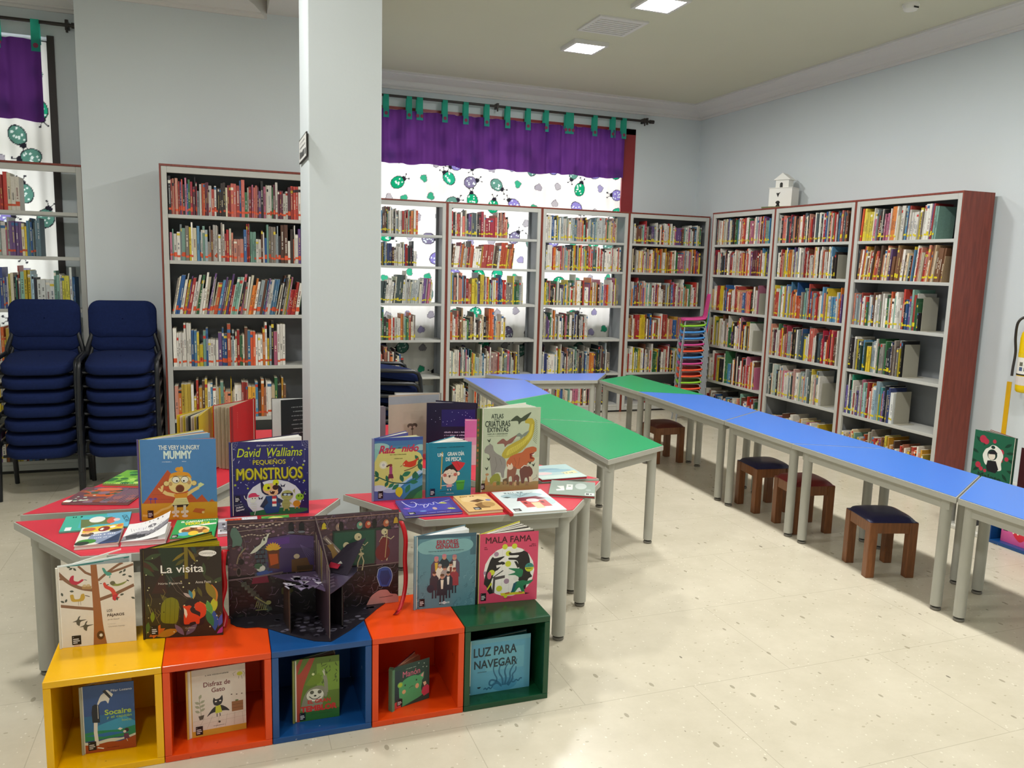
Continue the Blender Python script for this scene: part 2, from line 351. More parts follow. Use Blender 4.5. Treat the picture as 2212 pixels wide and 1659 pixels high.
# floor-standing electrical and ceiling items
def lamp(x, y, p, i):
    vis = y > 4.9
    t = thing('ceiling_light', ['square ceiling light shining nearest the windows, beyond the vent','square ceiling light at the top of the photo, nearer than the vent','square ceiling light above the nearest navy stool','square ceiling light above the open floor to the right','square ceiling light behind the camera on the right','square ceiling light above the stacked navy chairs','square ceiling light above the coloured cubes','square ceiling light behind the camera on the left'][i], 'light', (x,y,CEIL-.03), 0, 'ceiling lights')
    MB([M['cornice']]).box((-.15,-.15,0),(.15,-.125,.03)).box((-.15,.125,0),(.15,.15,.03)).box((-.15,-.125,0),(-.125,.125,.03)).box((.125,-.125,0),(.15,.125,.03)).build('frame', t)
    MB([M['lamp']]).box((-.125,-.125,.012),(.125,.125,.02)).build('diffuser', t)
    l = bpy.data.lights.new('lamp', 'AREA'); l.shape = 'SQUARE'; l.size = .24; l.energy = p; l.color = LAMP_COL
    o = bpy.data.objects.new('lamp', l); C.objects.link(o); o.parent = t; o.location = (0,0,.006)
for i, (x, y, p) in enumerate(LAMPS): lamp(x, y, p, i)
t = thing('ceiling_vent', 'flat square grille on the ceiling between the two lit lights', 'vent', (2.83,5.72,CEIL-.012))
MB([M['cornice']]).box((-.2,-.2,0),(.2,-.17,.012)).box((-.2,.17,0),(.2,.2,.012)).box((-.2,-.17,0),(-.17,.17,.012)).box((.17,-.17,0),(.2,.17,.012)).build('frame', t)
mb = MB([M['cornice']])
for k in range(8): mb.box((-.17,-.165+k*.043,.002),(.17,-.14+k*.043,.01))
mb.build('grille', t)
t = thing('smoke_detector', 'small round white smoke detector on the ceiling near the right wall', 'smoke detector', (4.40,4.43,CEIL))
MB([M['white']]).lathe([(.055,-.012),(.055,0)]).build('base', t)
MB([M['white'], M['dark']]).lathe([(.02,-.045),(.04,-.042),(.048,-.03),(.048,-.012)]).box((-.02,-.0495,-.036),(.02,-.047,-.026), mi=1).build('sensor', t)
# ================================================================ CURTAINS
def wave(x, z, amp, seed):
    return amp*(math.sin(x*38+seed)+.5*math.sin(x*71+seed*2+z*1.3)+.35*math.sin(x*17+z*2))
def np_cloth(name, parent, x0, x1, z0f, z1, y, amp, seed, step, colf):
    nx = int((x1-x0)/step)+1; nz = int((z1-min(z0f(x0), z0f(x1)))/step)+1
    X = np.linspace(x0, x1, nx); T = np.linspace(0, 1, nz); XX, TT = np.meshgrid(X, T)
    Z0 = np.array([z0f(x) for x in X])[None, :]; ZZ = Z0+(z1-Z0)*TT
    YY = y+amp*(np.sin(XX*38+seed)+.5*np.sin(XX*71+seed*2+ZZ*1.3)+.35*np.sin(XX*17+ZZ*2))
    v = np.stack([XX, YY, ZZ], -1).reshape(-1, 3); col = colf(XX, ZZ).reshape(-1, 3)
    i = np.arange((nz-1)*nx).reshape(nz-1, nx)[:, :-1].ravel(); q = np.stack([i, i+1, i+nx+1, i+nx], -1)
    me = bpy.data.meshes.new(name); me.vertices.add(len(v)); me.vertices.foreach_set('co', v.ravel().astype(np.float32))
    me.loops.add(q.size); me.loops.foreach_set('vertex_index', q.ravel().astype(np.int32)); me.polygons.add(len(q))
    me.polygons.foreach_set('loop_start', (np.arange(len(q))*4).astype(np.int32)); me.polygons.foreach_set('use_smooth', np.ones(len(q), bool))
    me.update(calc_edges=True); at = me.color_attributes.new('Col', 'FLOAT_COLOR', 'POINT')
    at.data.foreach_set('color', np.concatenate([col, np.ones((len(col), 1))], 1).ravel().astype(np.float32)); me.materials.append(M['fabric'])
    o = bpy.data.objects.new(name, me); C.objects.link(o)
    if parent: o.parent = parent
    return o
def ladybugs(seed, x0, x1, z0, z1):
    rnd = random.Random(seed)
    S = lambda c: np.array(srgb(c))
    base, blk = S('f1eee6'), S('2a2830')
    def f(X, Z):
        col = np.empty(X.shape+(3,)); col[:] = base
        nz = 0; z = z1-.04
        while z > z0:
            x = x0+(.13 if nz % 2 else .02)+rnd.uniform(-.03, .03)
            while x < x1:
                cx, cz, a = x+rnd.uniform(-.03,.03), z+rnd.uniform(-.04,.04), rnd.uniform(0, 2*PI)
                dx, dz = X-cx, Z-cz; ca, sa = math.cos(a), math.sin(a); U = dx*ca+dz*sa; V = -dx*sa+dz*ca
                near = (np.abs(dx) < .14) & (np.abs(dz) < .14)
                if rnd.random() < .55:
                    c = S(rnd.choice(['179a6a', '2aa880', '7c7490', '8a80c0', '5f8f80']))
                    e = (U/.068)**2+(V/.056)**2; col[near & (e < 1.14)] = blk; inside = near & (e < .92); col[inside] = c
                    for _ in range(9):
                        du, dv = rnd.uniform(-.045,.045), rnd.uniform(-.035,.035); col[inside & ((U-du)**2+(V-dv)**2 < .0075**2)] = S('e8f4ee')
                    col[near & ((U-.072)**2+(V)**2 < .024**2) & (U > .06)] = blk
                    for s in (-1, 1):
                        col[near & (np.abs(V-s*(U-.08)*.6) < .003) & (U > .08) & (U < .118)] = blk
                        col[near & ((U-.12)**2+(V-s*.026)**2 < .008**2)] = blk
                else:
                    c = S(rnd.choice(['a9a3ab', '9a92b4', 'b3aeb0', '3aa27c'])); q = .03
                    for k, cc in ((1.18, S('6f6a72')), (1.0, c)):
                        h = near & ((((U-q*.5)**2+(V-q*.35)**2) < (q*.72*k)**2) | (((U+q*.5)**2+(V-q*.35)**2) < (q*.72*k)**2) | ((np.abs(U)*.95-V < q*1.25*k) & (V < q*.4) & (np.abs(U) < q*1.15*k) & (V > -q*1.3*k))); col[h] = cc
                x += rnd.uniform(.2, .27)
            z -= .19; nz += 1
        return col
    return f
def solid(c): 
    a = np.array(srgb(c))
    def f(X, Z): col = np.empty(X.shape+(3,)); col[:] = a; return col
    return f
o = np_cloth('window_curtain', None, 1.08, 4.19, lambda x: .30, 3.05, YB-.024, .0075, 1.0, .006, ladybugs(3, 1.08, 4.19, .3, 3.0))
tag(o, 'white curtain printed with green and grey ladybirds over the wide window', 'curtain')
o = np_cloth('window_curtain', None, -2.6, -1.101, lambda x: .30, 3.03, YL-.024, .0075, 4.0, .006, ladybugs(11, -2.6, -1.11, .3, 3.0))
tag(o, 'white ladybird curtain over the left window, behind the leftmost bookcase', 'curtain')
def valance(x0, x1, y, ztop, zbot, tabs, label, seed):
    t = thing('curtain_valance', label, 'curtain', (0,0,0))
    np_cloth('cloth', t, x0, x1, lambda x: zbot+.008*math.sin(x*9+seed)+.006*math.sin(x*23), ztop, y, .017, seed, .01, solid('6a3a86'))
    for x, n in tabs:
        w = .024+.052*n/2 if n > 1 else .056
        if n > 1: w = .05*n*.66
        tb = MB([M['fabric']]); g = '48c6aa'
        tb.raw([(x-w/2,y-.026,ztop-.085),(x+w/2,y-.026,ztop-.085),(x+w/2*.92,y-.026,ztop+.13),(x-w/2*.92,y-.026,ztop+.13)], [(0,1,2,3)], g)
        tb.raw([(x-w/2*.92,y-.026,ztop+.13),(x+w/2*.92,y-.026,ztop+.13),(x+w/2*.92,y+.018,ztop+.13),(x-w/2*.92,y+.018,ztop+.13)], [(0,1,2,3)], g)
        tb.raw([(x-w/2,y+.018,ztop-.03),(x+w/2,y+.018,ztop-.03),(x+w/2*.92,y+.018,ztop+.13),(x-w/2*.92,y+.018,ztop+.13)], [(3,2,1,0)], g)
        o = tb.build('tab', t)
        for k in range(n):
            bx = x+(k-(n-1)/2)*.042
            MB([M['fabric']]).raw([(bx+.017*math.cos(a*PI/8), y-.028, ztop-.045+.017*math.sin(a*PI/8)) for a in range(16)], [tuple(range(16))], 'b8607c').build('button', o)
    return t
valance(1.10, 4.185, YB-.075, 3.04, 2.535, [(1.572,1),(1.80,1),(1.905,2),(2.162,1),(2.379,1),(2.60,1),(2.825,1),(3.05,1),(3.251,1),(3.516,3),(3.813,1),(4.028,1),(4.16,1)], 'short purple curtain with turquoise tabs hanging over the wide window', 1.7)
valance(-2.5, -1.125, YL-.075, 3.03, 2.485, [(-2.2,1),(-1.95,1),(-1.7,1),(-1.40,2),(-1.155,1)], 'short purple curtain with turquoise tabs at the left edge of the photo', 3.1)
def rod(x0, x1, y, z, label, ends, br):
    t = thing('curtain_rod', label, 'curtain rod', (0,y,z))
    MB([M['rod']]).tube([(x0,0,0),(x1,0,0)], .013).build('pole', t)
    for x, s in ends: MB([M['rod']]).tube([(x,0,0),(x+s*.015,0,0),(x+s*.02,0,0),(x+s*.05,0,0)], .02).tube([(x-s*.03,0,-.035),(x-s*.03,0,.035)], .012).build('finial', t)
    for x in br: MB([M['rod']]).box((x-.01,-.012,-.02),(x+.01,.085,.03)).tube([(x,0,-.015),(x,.0,-.05)], .008).build('bracket', t)
rod(1.06, 4.48, YB-.075, 3.165, 'dark curtain rod above the wide window', [(4.48,1)], [2.72, 4.42])
rod(-2.6, -.9, YL-.075, 3.15, 'dark curtain rod above the left window', [(-.93,1)], [-.96])
# ================================================================ BOOKCASES
UW, UD, UH = 1.0035, .29, 2.165
SHZ = [1.838, 1.532, 1.168, .805, .435]; BASEZ = .085
def bookcase(name, label, loc, rz, back=True, w=UW, d=UD, divider=None):
    t = thing('bookcase', label, 'bookcase', loc, rz, 'tall grey metal bookcases')
    for x0, x1 in ((0,.011),(w-.011,w)):
        MB([M['brown']]).box((x0,0,0),(x1,d,UH-.014)).build('side_panel', t)
    MB([M['brown']]).box((0,-.003,UH-.014),(w,d,UH)).build('top_panel', t)
    fb = MB([M['grey']])
    fb.box((.012,-.001,.02),(.046,.02,UH-.015)).box((w-.046,-.001,.02),(w-.012,.02,UH-.015)).box((.046,-.001,UH-.056),(w-.046,.02,UH-.015))
    fb.build('front_frame', t, bevel=.002)
    lin = MB([M['greyd']]); lin.box((.012,.021,.02),(.016,d-.002,UH-.016)).box((w-.016,.021,.02),(w-.012,d-.002,UH-.016)).box((.017,.021,UH-.022),(w-.017,d-.002,UH-.016))
    if not back: lin.box((.017,d-.022,.02),(.04,d-.002,UH-.024)).box((w-.04,d-.022,.02),(w-.017,d-.002,UH-.024))
    lin.build('inner_lining', t)
    if back: MB([M['greyd']]).box((.017,d-.008,.02),(w-.017,d-.003,UH-.024)).build('back_panel', t)
    for z in SHZ+[BASEZ]:
        MB([M['grey']]).box((.047,.002,z-.024),(w-.047,d-.024,z)).box((.018,.022,z-.02),(.047,d-.024,z)).box((w-.047,.022,z-.02),(w-.018,d-.024,z)).build('shelf', t, bevel=.002)
    MB([M['grey'], M['dark']]).box((.047,.004,.02),(w-.047,.016,BASEZ-.025)).box((.0,.006,0),(w,.02,.018), mi=1).build('plinth', t)
    return t
YF = 7.7615; CAS = {}
for k, (x, nm, bk) in enumerate(((1.1288,'back bookcase half hidden by the pillar, window curtain behind it',False),(2.1346,'grey bookcase against the window, second along the back wall from the pillar',False),(3.1406,'grey bookcase against the window, just left of the one in the corner',False),(4.1465,'closed-back grey bookcase standing in the corner beside the window',True))):
    CAS['b%d' % k] = (bookcase('b', nm, (x+.001,YF,0), 0, bk), (x,YF), 0)
for k, nm in enumerate(('bookcase on the right wall nearest the corner, model castle on top','middle bookcase of the three along the right wall','right-wall bookcase nearest the camera, brown side showing')):
    CAS['r%d' % k] = (bookcase('r', nm, (4.8495,7.2605-k*UW-.001*k,0), -PI/2, True), (4.8495,7.2605-k*UW), -PI/2)
CAS['m'] = (bookcase('m', 'full bookcase standing left of the white pillar', (-.35,5.93,0), 0, True), (-.35,5.93), 0)
CAS['l'] = (bookcase('l', 'leftmost bookcase behind the stacked navy chairs', (-.86-UW,6.38,0), 0, False), (-.86-UW,6.38), 0)
# books on the shelves ------------------------------------------------------
PAL = {'mix': ['e9e4d8']*7+['d8cfb4','c33a2e','b02a2a','d9c22c','e6c62e','3d7a4c','2f5f9e','4a86b0','df7a2c','e2552a','2c2a2c','3a2f2b','6e4432','8f8478','c46a86','d98a72','6c4a86','7fae9c','9aa8ac','cfc6a8'],
       'red': ['c8302c','d0453a','b02840','df6a5a','e9e2d8','e9e2d8','302a2c','6a3040','d58a70','cfc8b8','4a5a60'],
       'warm': ['e2a02c','e8c030','d9602a','c8a070','e9d8b8','e9e2d8','d88a6a','c04038','8a5a3a','5a4030','e0c8a0'],
       'pale': ['efeae0','e6e0d0','d8d6cc','b8bcb8','9fb0a8','cfc8a8','8a9a90','4a5a58','c89a90','6a8a9a','e0d8b8'],
       'dark': ['2c2a2e','3a3436','26303a','5a2a34','2f4a3a','6a5a50','8a8880','b8b2a8','303a6a','e6e0d6'],
       'cool': ['3a78b8','4aa0a8','2f9a78','8ac0b0','d8dcd8','e9e6dc','6a5aa0','3a4a8a','a8c8d8','e0d848','2a2c38']}
def spines(mb, x, y, z, th, h, dp, lean, col, band, rnd, M4):
    """one book: spine faces -y; lean moves the top along x"""
    k = lean*h; P = lambda a, yy, zz: (x+a+k*zz/h, yy, z+zz)
    page = 'e2dbc6'
    mb.raw([P(0,y,0),P(th,y,0),P(th,y+dp,0),P(0,y+dp,0),P(0,y,h),P(th,y,h),P(th,y+dp,h),P(0,y+dp,h)], [(0,1,5,4),(1,2,6,5),(3,0,4,7)], col, 0, M4)
    mb.raw([P(0,y,h),P(th,y,h),P(th,y+dp,h),P(0,y+dp,h)], [(0,1,2,3)], col if th < .007 else page, 0, M4)
    mb.raw([P(0,y+dp,0),P(th,y+dp,0),P(th,y+dp,h),P(0,y+dp,h)], [(1,0,3,2)], page, 0, M4)
    mb.raw([P(0,y,0),P(th,y,0),P(th,y+dp,0),P(0,y+dp,0)], [(3,2,1,0)], page, 0, M4)
    e = y-.0006
    if band and rnd.random() < .75:
        b0 = rnd.uniform(.02,.032); b1 = b0+(.014 if rnd.random() < .8 else .03)
        mb.raw([P(0,e,b0),P(th,e,b0),P(th,e,b1),P(0,e,b1)], [(0,1,2,3)], band, 0, M4)
    r = rnd.random()
    if r < .75 and th > .006:                       # title block running up the spine
        dark = sum(int(col[i:i+2],16) for i in (0,2,4)) < 380
        tc = rnd.choice(['e8e2d4','f0e8c8','d8c878','c8c8c8'] if dark else ['3a3434','6a2c2c','2c3a5a','4a4a44'])
        q0 = rnd.uniform(.25,.42)*h; q1 = q0+rnd.uniform(.2,.5)*h; a = th*.3; b = th*.66; n = max(3, int((q1-q0)/.008))
        for i in range(n):
            if rnd.random() < .8:
                s0 = q0+(q1-q0)*i/n; s1 = s0+(q1-q0)/n*.6; mb.raw([P(a,e,s0),P(b,e,s0),P(b,e,s1),P(a,e,s1)], [(0,1,2,3)], tc, 0, M4)
    if rnd.random() < .3:
        q = h*rnd.uniform(.78,.9); mb.raw([P(0,e,q),P(th,e,q),P(th,e,min(h,q+h*.08)),P(0,e,min(h,q+h*.08))], [(0,1,2,3)], rnd.choice(['e9e2d0','2a2a2e','c03a30','d8c040','3a6a9a']), 0, M4)
CN = [('red','c33a2e'),('dark red','7a2430'),('pink','d87a90'),('orange','e2702a'),('yellow','e0c22c'),('green','3d7a4c'),('pale green','8ab8a0'),('blue','3f74b0'),('light blue','90b4cc'),('purple','6c4a86'),('brown','6e4432'),('tan','c8a878'),('cream','e6deca'),('white','f0ede6'),('grey','92928e'),('black','2a282a')]
def mute(c, rnd):
    v = [int(c[i:i+2],16) for i in (0,2,4)]; g = sum(v)/3; k = rnd.uniform(.0,.25); d = rnd.uniform(.82,1.04)
    return '%02x%02x%02x' % tuple(int(max(0,min(255,(x*(1-k)+g*k)*d))) for x in v)
def cname(c):
    v = [int(c[i:i+2],16) for i in (0,2,4)]
    return min(CN, key=lambda n: sum((v[k]-int(n[1][2*k:2*k+2],16))**2 for k in range(3)))[0]
REST = MB([M['spine']]); NB = 0
ROWN = ['top shelf','second shelf','third shelf','fourth shelf','fifth shelf','bottom shelf']
ORD = lambda n: {1:'first',2:'second',3:'third'}.get(n) or (str(n)+('th' if 4 <= n%100 <= 20 else {1:'st',2:'nd',3:'rd'}.get(n%10,'th')))
def fill(key, row, f0, f1, hm, hs, tm, pal, lean=0.0, band='e0c81c', seed=0, indiv=None, dpth=(.13,.2), runs=None):
    """books from fraction f0 to f1 of the shelf width"""
    global NB
    t, (cx, cy), rz = CAS[key]; z = (SHZ+[BASEZ])[row]+.0005; rnd = random.Random(seed*97+row*13+len(key)+ord(key[0])+(ord(key[-1])))
    M4 = Matrix.Translation((cx, cy, 0)) @ Matrix.Rotation(rz, 4, 'Z')
    x = .05+(UW-.1)*f0+.002; xe = .05+(UW-.1)*f1; top = ([UH-.06]+SHZ)[row]-.03-z if row else UH-.062-z
    items = []; run = 0; rc = None; rh = 0; rt = 0; ln = lean
    while True:
        if run <= 0:
            rc = mute(rnd.choice(PAL[pal] if rnd.random() < .6 else PAL['mix']), rnd); run = 1 if rnd.random() < .88 else rnd.randint(2,4); rh = max(.13, min(top-.01, rnd.gauss(hm, hs))); rt = max(.0045, rnd.gauss(tm, tm*.4)); rt = min(rt, .04)
            if lean and rnd.random() < .25: ln = lean*rnd.uniform(.7, 1.25)
        th = rt; h = min(rh+rnd.uniform(-.002,.002), (top-.004))
        if x+th+max(0,ln)*h > xe: break
        items.append((x, th, h, rnd.uniform(*dpth), ln*rnd.uniform(.95,1.05) if lean else rnd.uniform(-.006,.006), rc, rnd.uniform(.004,.022))); x += th*math.sqrt(1+ln*ln)+rnd.choice((.0005,.001,.0025)); run -= 1
    names = [cname(i[5]) for i in items]
    for i, (x, th, h, dp, l, c, yo) in enumerate(items):
        l = max(-(x-.048)/h, min(l, (UW-.05-x-th)/h)) if lean == 0 else l
        yo += .004
        if indiv and NB < 300:
            mb = MB([M['spine']]); spines(mb, -th/2, 0, 0, th, h, dp, l, c, band, rnd, None); o = mb.build('book')
            p = M4 @ Vector((x+th/2, yo, z)); o.location = p; o.rotation_euler = (0,0,rz)
            adj = 'tall ' if h > hm+.02 else 'short ' if h < hm-.02 else ''
            adj += 'thick ' if th > .02 else 'thin ' if th < .009 else ''
            lf = ('after a %s one' % names[i-1]) if i else 'at the left end'
            rt_ = ('before a %s one' % names[i+1]) if i+1 < len(items) else 'at the right end'
            lab = '%s%s book %s %s, %s of the %s, %s place' % (adj, names[i], lf, rt_, ROWN[row], indiv[0], ORD(i+1))
            lab = '%s%s book %s from left on the %s, %s' % (adj, names[i], ORD(i+1), ROWN[row], indiv[0])
            tag(o, lab, 'book', indiv[1] % ROWN[row]); NB += 1
        else: spines(REST, x, yo, z, th, h, dp, l, c, band, rnd, M4)
    return x
OR = 'd8552e'
mi_ = ('bookcase left of pillar', 'books on the %s beside the pillar'); li_ = ('leftmost bookcase', 'books on the %s of the leftmost bookcase')
for row, a in enumerate(((0,1,.222,.024,.0125,'red',0),(0,1,.225,.032,.0125,'mix',0),(0,.985,.235,.028,.0125,'mix',.18),(0,.83,.235,.038,.0125,'mix',0),(0,.84,.215,.032,.014,'warm',0),(0,.9,.17,.02,.012,'pale',0))):
    if row == 5: fill('m', row, *a[:6], lean=a[6], band=OR, seed=3, indiv=None)
    else: fill('m', row, *a[:6], lean=a[6], band=OR, seed=3, indiv=mi_)
for row, a in ((2,(.3,.97,.245,.035,.014,'cool',0)),(1,(.3,.75,.235,.025,.013,'pale',0)),(0,(.3,.62,.225,.03,.015,'red',0)),(3,(.3,.7,.22,.03,.015,'warm',0))):
    fill('l', row, *a[:6], lean=0, band='c8502e' if row < 3 else 'e0c81c', seed=5, indiv=li_)
for row, a in ((4,(.2,.7,.22,.03,.015,'mix',0)),(5,(.2,.7,.22,.03,.015,'mix',0))): fill('l', row, *a[:6], seed=5)
YB_ = 'd8c420'
B0 = [(.0,.74,.225,.03,.014,'mix',0),(.0,.74,.2,.02,.013,'dark',0),(0,.92,.24,.03,.012,'pale',.1),(0,.72,.25,.035,.015,'mix',0),(0,.6,.23,.035,.014,'red',0),(0,.68,.2,.02,.013,'pale',0)]
B1 = [(.0,.66,.235,.03,.015,'red',0),(.0,.76,.22,.025,.014,'warm',.1),(0,.86,.26,.03,.012,'mix',0),(0,.66,.24,.03,.014,'warm',0),(0,.86,.245,.035,.013,'pale',0),(.04,.8,.21,.03,.013,'pale',0)]
B2 = [(.0,.93,.225,.03,.012,'pale',0),(.0,.99,.24,.02,.011,'red',0),(0,.97,.235,.03,.010,'mix',0),(0,.58,.25,.03,.011,'dark',0),(0,.9,.235,.035,.011,'dark',0),(0,.85,.2,.02,.011,'mix',0)]
B3 = [(.02,.96,.2,.02,.011,'mix',0),(.02,.96,.235,.02,.012,'warm',0),(0,.97,.235,.03,.011,'mix',0),(0,.8,.24,.03,.012,'warm',0),(0,.85,.245,.03,.011,'mix',0),(0.3,.95,.16,.02,.011,'red',0)]
R0 = [(.01,.97,.245,.02,.011,'mix',0),(.01,.97,.235,.02,.011,'red',0),(0,.84,.225,.03,.011,'warm',0),(0,.78,.25,.04,.011,'mix',0),(0,.9,.26,.04,.012,'mix',0),(0,.95,.19,.03,.011,'mix',0)]
R1 = [(.01,.95,.235,.015,.011,'red',0),(.01,.84,.24,.03,.010,'mix',0),(0,.98,.25,.03,.010,'mix',0),(0,.97,.25,.03,.011,'red',0),(0,.78,.24,.04,.012,'pale',0),(0.0,.8,.16,.03,.012,'warm',0)]
R2 = [(.01,.84,.235,.025,.013,'mix',.05),(.0,.95,.235,.03,.012,'warm',.09),(0,.74,.235,.04,.013,'mix',0),(0,.6,.24,.02,.012,'dark',0),(0,.56,.25,.04,.013,'cool',0),(0.0,.92,.19,.03,.013,'warm',0)]
for key, rows in (('b0',B0),('b1',B1),('b2',B2),('b3',B3),('r0',R0),('r1',R1),('r2',R2)):
    for row, a in enumerate(rows): fill(key, row, *a[:6], lean=a[6], band=YB_, seed=11, dpth=(.14,.21))
o = REST.build('book'); o['kind'] = 'stuff'
tag(o, 'hundreds of mixed picture books filling the bookcases along the back and right walls', 'books')
# bookends on the right wall shelves: grey L of bent metal
def bookend(key, row, fx, label, h=.19):
    t, (cx, cy), rz = CAS[key]; z = (SHZ+[BASEZ])[row]+.0005; p = Matrix.Translation((cx,cy,0)) @ Matrix.Rotation(rz,4,'Z') @ Vector((.05+(UW-.1)*fx, .03, z))
    mb = MB([mat('bookend_metal','a8a494',.4)] if 'bookend_metal' not in bpy.data.materials else [bpy.data.materials['bookend_metal']])
    mb.box((0,0,0),(.002,.15,h)).box((.002,.0,0),(.06,.15,.002))
    o = mb.build('bookend', None, p, bevel=.0008); o.rotation_euler = (0,0,rz); tag(o, label, 'bookend', 'grey metal bookends')
for key, row, fx, lab in (('r2',2,.75,'third shelf of the bookcase nearest the camera'),('r2',3,.61,'fourth shelf of the bookcase nearest the camera'),('r2',4,.57,'fifth shelf of the bookcase nearest the camera'),
    ('r1',1,.85,'second shelf of the middle right-wall bookcase'),('r1',4,.79,'fifth shelf of the middle right-wall bookcase'),('r0',2,.85,'third shelf of the castle-topped bookcase'),('r0',3,.79,'fourth shelf of the castle-topped bookcase')):
    bookend(key, row, fx, 'grey metal bookend closing the row on the '+lab, .25 if row > 1 and key == 'r2' else .2)
# ================================================================ TABLES
TH = .58
def table(label, pts, lam, legs=True, group='trapezoid tables', legr=.026):
    n = len(pts); cx = sum(p[0] for p in pts)/n; cy = sum(p[1] for p in pts)/n
    t = thing('school_table', label, 'table', (cx,cy,0), 0, group); P = [(x-cx, y-cy) for x, y in pts]
    def inset(P, d):
        out = []
        for i in range(n):
            a = Vector(P[i-1]); b = Vector(P[i]); c = Vector(P[(i+1)%n]); e1 = (b-a).normalized(); e2 = (c-b).normalized()
            n1 = Vector((-e1.y, e1.x)); n2 = Vector((-e2.y, e2.x)); bis = (n1+n2); k = d/max(.25,(1+n1.dot(n2)))
            out.append(tuple(b+bis*k))
        return out
    P = inset(P, .0015)
    mb = MB([M['leg'], M[lam]]); mb.prism(P, TH-.03, TH-.0025); mb.prism(inset(P,.004), TH-.0025, TH, mi=1); mb.build('tabletop', t, bevel=.0015)
    Q = inset(P, .035); ap = MB([M['leg']])
    for i in range(n):
        a = Vector(Q[i]); b = Vector(Q[(i+1)%n]); d = (b-a).normalized(); nn = Vector((-d.y, d.x))*.02
        ap.prism([tuple(a), tuple(b), tuple(b+nn), tuple(a+nn)], TH-.082, TH-.0305)
    ap.build('apron', t)
    for i, p in enumerate(inset(P, .052)):
        l = shaped_leg(MB([M['leg']]), 0, 0, TH-.031, legr).build('leg', t, (p[0],p[1],0))
        MB([M['foot'], M['dark']]).lathe([(.021,0),(.024,.003),(.024,.011),(.021,.013)], n=16).lathe([(.013,.0132),(.013,.0218)], n=12, mi=1).build('foot', l)
    return t
table('blue trapezoid table closing the far end of the ring, by the back bookcases', [(2.53,6.41),(3.15,6.34),(3.45,6.77),(2.26,6.85)], 'lamb2')
table('periwinkle blue trapezoid table left of the far blue table, joined to the green ones', [(1.944,5.42),(2.435,5.72),(2.50,6.46),(2.005,6.68)], 'lamb2')
table('green trapezoid table in the left chain, joined to the periwinkle one', [(1.905,4.78),(2.385,4.51),(2.43,5.715),(1.94,5.41)], 'lamg')
table('green trapezoid table with its free end nearest the camera', [(1.879,3.621),(2.35,3.86),(2.384,4.505),(1.904,4.775)], 'lamg')
table('green trapezoid table at the far end of the long blue row', [(3.19,5.69),(3.66,5.435),(3.64,6.63),(3.17,6.355)], 'lamg')
table('first blue table of the right row, beside the green one', [(3.155,4.44),(3.635,4.72),(3.66,5.43),(3.19,5.685)], 'lamb')
table('second blue table of the right row, navy stool beneath', [(3.133,3.74),(3.62,3.48),(3.635,4.715),(3.153,4.435)], 'lamb')
table('third blue table of the right row, nearest navy stool beneath', [(3.121,2.60),(3.60,2.88),(3.62,3.475),(3.131,3.735)], 'lamb')
table('blue table cut off by the right edge of the photo', [(3.11,1.98),(3.585,1.71),(3.60,2.875),(3.121,2.595)], 'lamb')
table('red table behind the yellow book cube, flat comics on it', [(-.445,2.826),(.17,2.79),(.463,3.283),(-.727,3.275)], 'lamr', legr=.029)
table('red table at the far left, puzzle books lying on it', [(-.722,3.356),(-.155,3.33),(.20,3.93),(-.10,4.42)], 'lamr', legr=.029)
table('red table behind the orange and green cubes, picture books on it', [(.728,2.906),(1.345,2.872),(1.66,3.262),(.476,3.335)], 'lamr', legr=.029)
table('red table with a red-spined book on its right corner, behind the tall atlas', [(1.115,3.352),(1.672,3.30),(1.08,4.36),(.79,3.875)], 'lamr', legr=.029)
table('red table hidden behind the pillar under the black open book', [(.28,4.26),(.90,4.26),(1.19,4.76),(.0,4.76)], 'lamr', legr=.029)
# ================================================================ STOOLS
def stool(label, c, rz, leather, s=.262, h=.298):
    t = thing('stool', label, 'stool', (c[0],c[1],0), rz, 'small wooden stools'); a = s/2; l = .046
    for x in (-1, 1):
        for y in (-1, 1):
            MB([M['stool']]).prism([(x*a-x*l if x>0 else -a, y*a-y*l if y>0 else -a),(x*a if x>0 else -a+l, y*a-y*l if y>0 else -a),(x*a if x>0 else -a+l, y*a if y>0 else -a+l),(x*a-x*l if x>0 else -a, y*a if y>0 else -a+l)], 0, h).build('leg', t, bevel=.003)
    r = MB([M['stool']])
    for A, B in (((-a+l,-a+.004),(a-l,-a+.026)),((-a+l,a-.026),(a-l,a-.004)),((-a+.004,-a+l),(-a+.026,a-l)),((a-.026,-a+l),(a-.004,a-l))): r.box((*A,h-.058),(*B,h))
    r.build('rail', t, bevel=.002)
    mb = MB([M[leather]]); N = 12; v = []; f = []
    for j in range(N+1):
        for i in range(N+1):
            u, w = i/N*2-1, j/N*2-1; q = (1-abs(u)**3.5)*(1-abs(w)**3.5); e = .985
            v.append((u*(a-.002), w*(a-.002), h+.001+.004*(1 if q > 0 else 0)+.03*max(q,0)**.55))
    for j in range(N):
        for i in range(N): k = j*(N+1)+i; f.append((k,k+1,k+N+2,k+N+1))
    mb.raw(v, f, smooth=True); mb.box((-a+.002,-a+.002,h),(a-.002,a-.002,h+.002)); mb.build('seat_cushion', t)
    return t
stool('wooden stool with navy seat, nearest the camera', (3.302,3.19), math.radians(-16), 'lnavy')
stool('wooden stool with bright red seat, behind the nearest stool', (3.375,3.885), math.radians(-10), 'lred')
stool('wooden stool with navy seat, tucked under the second blue table', (3.405,4.31), math.radians(-7), 'lnavy')
stool('stool with maroon seat, farthest back under the row', (3.43,5.665), math.radians(-1), 'lmaroon')
